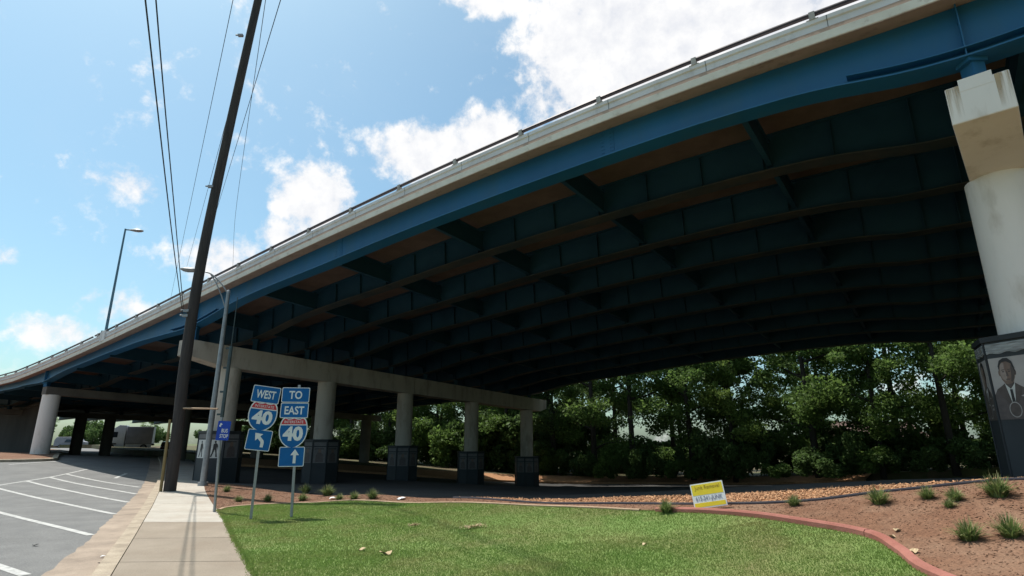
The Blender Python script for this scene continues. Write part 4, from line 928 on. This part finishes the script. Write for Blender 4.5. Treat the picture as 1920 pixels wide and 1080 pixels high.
# ================================================================== TREES
def tree_parts(seed, H, cr, n_leaf, mat_, low=.18, leaf=.30, nl=11, sparse=1.0):
    """trunk with limbs, crown of leaf sprays clustered round the limb ends"""
    r = np.random.default_rng(seed); tr = MB(); bend = r.normal(0, .25, 2)
    tp = [(0, 0, -.4), (bend[0] * .2, bend[1] * .2, H * .2), (bend[0] * .7, bend[1] * .7, H * .45), (bend[0], bend[1], H * .7), (bend[0] * 1.1, bend[1] * 1.2, H * .93)]
    r0 = H * .0155; tp = smooth_line(tp, 4); tr.tube(tp, list(np.interp([p[2] for p in tp], [0, H], [r0, r0 * .18])), 8)
    cl = []
    for i in range(nl):
        f = low + (0.95 - low) * (i + r.uniform(0, .8)) / nl; z = H * f; a = i * 2.4 + r.uniform(-.5, .5)
        Lm = cr * r.uniform(.75, 1.1) * (1.0 - .55 * max(0, f - .45) / .5) * (.75 + .25 * min(1, f / .3)); up = r.uniform(.15, .6)
        p0 = np.array([np.interp(z, [q[2] for q in tp], [q[0] for q in tp]), np.interp(z, [q[2] for q in tp], [q[1] for q in tp]), z]); d_ = np.array([math.cos(a), math.sin(a), up])
        mid = p0 + d_ * Lm * .5 + r.normal(0, .15, 3); end = p0 + d_ * Lm * np.array([1, 1, .8]) + r.normal(0, .2, 3)
        q = smooth_line([tuple(p0), tuple(mid), tuple(end)], 4); tr.tube(q, list(np.linspace(r0 * .38, r0 * .08, len(q))), 5)
        for t in (.45, .7, .9, 1.08):
            for _ in range(2):
                cl.append((p0 + (end - p0) * t + r.normal(0, cr * .16, 3), cr * r.uniform(.16, .32)))
    for _ in range(6): cl.append((np.array([bend[0], bend[1], H * r.uniform(.82, .98)]) + r.normal(0, cr * .22, 3), cr * r.uniform(.15, .28)))
    cl = [c for c in cl if r.random() < sparse]; C_ = np.array([c[0] for c in cl]); Rr = np.array([c[1] for c in cl])
    k = r.integers(0, len(cl), n_leaf); g = r.normal(0, 1, (n_leaf, 3)); g /= np.linalg.norm(g, axis=1)[:, None]; g *= (r.uniform(0, 1, n_leaf) ** .45)[:, None]
    P = C_[k] + g * Rr[k][:, None] * np.array([1.15, 1.15, .72])
    nrm = r.normal(0, 1, (n_leaf, 3)) + np.array([0, 0, .7]); nrm /= np.linalg.norm(nrm, axis=1)[:, None]
    u = np.cross(nrm, r.normal(0, 1, (n_leaf, 3))); u /= np.linalg.norm(u, axis=1)[:, None]; v = np.cross(nrm, u); s = leaf * r.uniform(.5, 1.15, n_leaf)
    u *= s[:, None]; v *= (s * r.uniform(.4, .7, n_leaf))[:, None]
    V = np.stack([P - u, P - u * .1 + v, P + u, P + u * .15 - v], 1).reshape(-1, 3); F = np.arange(4 * n_leaf).reshape(-1, 4)
    return tr, V, F, mat_
def make_tree(name, label, cat, loc, parts, rot=0, sc=1, group=None):
    tr, V, F, m = parts; t = thing(name, label, cat, loc, (0, 0, rot), group, local=True); t.scale = (sc, sc, sc)
    tr.build('trunk', 'bark', t, smooth='all'); raw_mesh('crown', V, F, m, t); return t
KIND = [('mid green', tree_parts(1, 17, 4.2, 24000, 'leaf_mid', leaf=.16)), ('bright green', tree_parts(2, 16, 4.0, 22000, 'leaf_light', .12, .16)), ('dark green', tree_parts(3, 19, 4.4, 23000, 'leaf_dark', .2, .16)),
        ('thin crowned', tree_parts(4, 18, 3.8, 11000, 'leaf_mid', .3, .16, 10, .7)), ('leaning mid green', tree_parts(5, 18, 4.6, 21000, 'leaf_mid', .1, .16))]
PROTO = {}
def plant_tree(k, x, y, rot, sc, label, group, cat='tree', name='broadleaf_tree'):
    z = tz(x, y) + (.45 if y < 112 and x > -75 else -.1)
    if k not in PROTO: PROTO[k] = t = make_tree(name, label, cat, (x, y, z), KIND[k][1], rot, sc, group)
    else:
        t = copy_tree(PROTO[k]); t.location = (x, y, z); t.rotation_euler = (0, 0, rot); t.scale = (sc,) * 3; tag(t, label, cat, group)
    t.scale.z = sc * random.uniform(.95, 1.08); return t
rt = random.Random(11); G_ = 'trees in the wood behind the overpass'
k_ = 0
for row, (w0, s0, s1, st) in enumerate(((38, -62, 66, 4.8), (44.5, -64, 44, 6.6), (53, -60, 80, 12))):
    s = s0
    while s < s1:
        w = w0 + rt.uniform(-1.6, 1.6); ss = s + rt.uniform(-1.2, 1.2); p = PB(ss, w, 0)
        if row == 0: kk = [0, 1, 0, 2, 4, 3, 0, 1][k_ % 8] if ss < 22 else [3, 3, 0, 3, 3][k_ % 5]
        else: kk = [2, 0, 4, 1, 2, 3][k_ % 6] if ss < 34 else [3, 0, 3][k_ % 3]
        lab = ('%s tree in the front row of the wood behind the overpass' if row == 0 else '%s tree farther back in the wood behind the overpass') % KIND[kk][0]
        plant_tree(kk, p.x, p.y, rt.uniform(0, 6.28), rt.uniform(.82, 1.12), lab, ('front ' if row == 0 else 'back ') + KIND[kk][0] + ' ' + G_)
        k_ += 1; s += st * rt.uniform(.85, 1.2) * (1.25 if ss > 34 else 1)
# shrubs at the wood's edge
def shrub_parts(seed, n=5200, R_=1.5, H=2.2):
    r = np.random.default_rng(seed); cl = [(np.array([r.normal(0, R_ * .45), r.normal(0, R_ * .45), H * r.uniform(.15, .8)]), R_ * r.uniform(.25, .45)) for _ in range(16)]
    C_ = np.array([c[0] for c in cl]); Rr = np.array([c[1] for c in cl]); k = r.integers(0, len(cl), n); g = r.normal(0, 1, (n, 3)); g /= np.linalg.norm(g, axis=1)[:, None]; g *= (r.uniform(0, 1, n) ** .4)[:, None]
    P = C_[k] + g * Rr[k][:, None]; nrm = r.normal(0, 1, (n, 3)); u = np.cross(nrm, r.normal(0, 1, (n, 3))); u /= np.linalg.norm(u, axis=1)[:, None]; v = np.cross(nrm / np.linalg.norm(nrm, axis=1)[:, None], u); s = .12 * r.uniform(.5, 1.2, n); u *= s[:, None]; v *= s[:, None] * .55
    P[:, 2] = np.maximum(P[:, 2], .05)
    return np.stack([P - u, P + v, P + u, P - v], 1).reshape(-1, 3), np.arange(4 * n).reshape(-1, 4)
shp = []
for i, m_ in enumerate(('leaf_dark', 'leaf_dark', 'leaf_mid')):
    V, F = shrub_parts(20 + i); shp.append(raw_mesh('shrub', V, F, m_))
sh_spots = []; s = -60
while s < 62: sh_spots.append((s, 36.3 + rt.uniform(-.6, 1.5), 1.0)); s += rt.uniform(1.8, 2.8)
s = -10
while s < 52: sh_spots.append((s, 46 + rt.uniform(-2, 2), 2.0)); s += rt.uniform(3, 4.4)
for i, (s, w_, big) in enumerate(sh_spots):
    p = PB(s, w_, 0); o = shp[i] if i < 3 else shp[i % 3].copy()
    if i >= 3: COL.objects.link(o)
    sc = rt.uniform(.65, 1.2) * big * (1.7 if s < -6 else 1) * (.7 if s > 30 else 1); o.location = (p.x, p.y, tz(p.x, p.y) + .45); o.rotation_euler = (0, 0, rt.uniform(0, 6)); o.scale = (sc * rt.uniform(.9, 1.5), sc * 1.1, sc * rt.uniform(.7, 1.6))
    tag(o, '%s undergrowth shrub at the foot of the wood behind the overpass' % ('dark green', 'deep green', 'mid green')[i % 3], 'shrub', ('dark green', 'deep green', 'mid green')[i % 3] + ' shrubs under the wood')
# far trees seen through the left opening
for x, y, k, sc, lb_ in ((-104, 128, 0, .62, 'far tree seen between the two left pier columns'), (-98, 134, 2, .5, 'far tree behind the grey van under the bridge'), (-93, 150, 1, .55, 'far bright tree left of the grey truck'), (-75, 158, 2, .42, 'small far tree right of the grey truck'), (-113, 130, 1, .6, 'far tree right of the single left column'), (-64, 150, 0, .5, 'far tree left of the utility pole under the bridge'), (-60, 140, 2, .45, 'far dark tree beside the utility pole foot under the bridge')):
    plant_tree(k, x, y, k * 2.1, sc, lb_, None)

for x, y, sc, lb_ in ((-110, 128, 2.6, 'far bush right of the single left column'), (-101, 122, 2.4, 'far bush left of the first dark column'), (-92, 124, 2.2, 'low far bush behind the grey van'), (-80, 130, 2.3, 'far bush left of the grey truck'), (-60, 118, 1.8, 'far bush between the black car and the wooden pole'), (-118, 118, 2.4, 'far bush left of the single left column'), (-125, 126, 2.6, 'far bush at the left edge under the deck'), (-57, 124, 2.6, 'taller far bush beside the wooden pole'), (-96, 133, 3.0, 'tall far bush seen between the dark columns')):
    o = shp[1].copy(); COL.objects.link(o); o.location = (x, y, tz(x, y) - .1); o.scale = (sc, sc, sc); o.rotation_euler = (0, 0, x); tag(o, lb_, 'bush')
# ================================================================== HOUSE glimpsed through the trees
hx, hy = 47, 78; hz = tz(hx, hy) - .2
H_ = thing('brick_house', 'small red brick house glimpsed through the trees at right', 'house', (hx, hy, hz))
m = MB(); m.box((hx, hy, hz + 1.5), (11, 8, 3.4)); m.build('wall', 'brick', H_)
m = MB(); m.prism([(-4.6, 3.2), (4.6, 3.2), (0, 5.6)], lambda u, v, d: Vector((hx + d, hy + u, hz + v)), -6, 6); rf = m.build('roof', 'roof', H_)
m = MB(); m.box((hx + 2, hy + 1, hz + 5.4), (.7, .7, 1.6)); m.build('chimney', 'brick', rf)
for q in (-3.5, 3.2):
    m = MB(); m.box((hx + q, hy - 4.01, hz + 1.7), (1.3, .1, 1.4)); wf = m.build('window', 'truck_white', H_); m = MB(); m.box((hx + q, hy - 4.06, hz + 1.7), (1.1, .06, 1.2)); m.build('pane', 'glass', wf)
m = MB(); m.box((hx, hy - 4.02, hz + 1.05), (1.0, .1, 2.1)); m.build('door', 'truck_white', H_)

# ================================================================== VEHICLES under the far end of the bridge
def wheel(parent, c, r, w, axis, name='wheel'):
    a = Vector(axis).normalized(); c = Vector(c); m = MB(); m.tube([c - a * w / 2, c - a * w * .42, c + a * w * .42, c + a * w / 2], [r * .9, r, r, r * .9], 20); o = m.build(name, 'tyre', parent)
    m = MB(); m.tube([c - a * (w / 2 + .01), c + a * (w / 2 + .01)], r * .55, 14); m.build('rim', 'galvanised', o); return o
tx, ty = -62.5, 96.0; tzz = tz(tx, ty) - .13
T_ = thing('box_truck', 'grey box truck with a tall cab crossing under the far end of the bridge', 'truck', (tx, ty, tzz), (0, 0, R(24)), local=True)
# local frame: +x to the rear of the truck (screen right), -y toward the viewer
m = MB(); m.box((1.45, 0, 2.45), (3.7, 2.4, 2.7)); cg = m.build('cargo_box', 'truck_grey', T_, bevel=.04)
m = MB()
for q in range(8): m.box((-.3 + q * .5, -1.215, 2.45), (.05, .03, 2.5))
m.build('side_rib', 'truck_grey', cg)
m = MB(); m.box((1.45, -1.1, .75), (3.6, .1, .62)); m.build('side_skirt', 'truck_white', T_)
m = MB(); m.box((1.2, 0, 1.0), (4.6, 1.0, .25)); m.build('chassis', 'tyre', T_)
m = MB(); m.prism([(-.55, .55), (-.55, 4.0), (-1.5, 4.05), (-2.5, 3.3), (-2.75, 1.9), (-3.1, 1.6), (-3.2, .5)], lambda u, v, d: Vector((u, d, v)), -1.15, 1.15); cb = m.build('cab', 'truck_white', T_, bevel=.05)
for q in (-1, 1):
    m = MB(); m.prism([(-1.6, 2.1), (-1.6, 2.95), (-2.35, 2.95), (-2.6, 2.1)], lambda u, v, d, q=q: Vector((u, q * (1.15 + d), v)), 0, .02); m.build('side_window', 'glass', cb)
m = MB(); m.prism([(-.9, 2.15), (.9, 2.15), (.85, 3.0), (-.85, 3.0)], lambda u, v, d: Vector((-2.74 + (v - 2.1) * .16 - d, u, v)), 0, .03); m.build('windscreen', 'glass', cb)
for q in (-.75, .75):
    m = MB(); m.box((-3.2, q, .95), (.06, .35, .22)); m.build('headlight', 'lamp_glass', cb)
for q in (-1.05, 1.05):
    m = MB(); m.box((-2.3, q * 1.03, 1.1), (1.35, .2, .18)); m.build('mudguard', 'car_dark', T_)
    wheel(T_, (-2.3, q, .52), .52, .3, (0, 1, 0)); wheel(T_, (2.2, q, .52), .52, .3, (0, 1, 0))
def car(name, label, cat, loc, rot, body, suv=True):
    c = thing(name, label, cat, loc, (0, 0, rot), None, local=True)
    pr = [(-2.2, .35), (-2.25, .9), (-1.3, 1.05), (-.8, 1.7), (1.6, 1.75), (2.2, 1.1), (2.25, .4)] if suv else [(-2.5, .4), (-2.5, 1.5), (-2.2, 2.05), (1.4, 2.1), (1.9, 1.35), (2.5, 1.15), (2.55, .45)]
    m = MB(); m.prism(pr, lambda u, v, d: Vector((u, d * (1 if v < 1.2 else .86), v)), -.92, .92); b = m.build('body', body, c, bevel=.06)
    for q in (-1, 1):
        m = MB(); m.prism([(-.85, 1.1), (-.6, 1.6), (1.4, 1.65), (1.8, 1.12)], lambda u, v, d, q=q: Vector((u, q * (.93 - (v - 1.1) * .2 + d), v)), 0, .02); m.build('side_window', 'glass', b)
        for wx in (-1.4, 1.4): wheel(c, (wx, q * .84, .34), .34, .22, (0, 1, 0))
        m = MB(); m.box((-2.25, q * .7, .85), (.06, .25, .18)); m.build('tail_lamp', 'lamp_red', b)
    m = MB(); m.prism([(-.75, 1.15), (.75, 1.15), (.68, 1.62), (-.68, 1.62)], lambda u, v, d: Vector((-1.3 + (v - 1.05) * .75 - d - .01, u, v)), 0, .02); m.build('rear_window', 'glass', b)
    return c
car('parked_suv', 'black sport utility vehicle right of the grey truck under the bridge', 'car', (-53.8, 92.0, tz(-53.8, 92) - .13), R(118), 'car_dark')
car('parked_van', 'grey van far off between two dark pier columns', 'van', (-84, 112, tz(-84, 112) - .1), R(20), 'truck_grey', False)
for o in SC.objects:
    if o.type == 'MESH' and o.parent is None and 'kind' not in o and 'label' not in o: print('UNTAGGED', o.name)
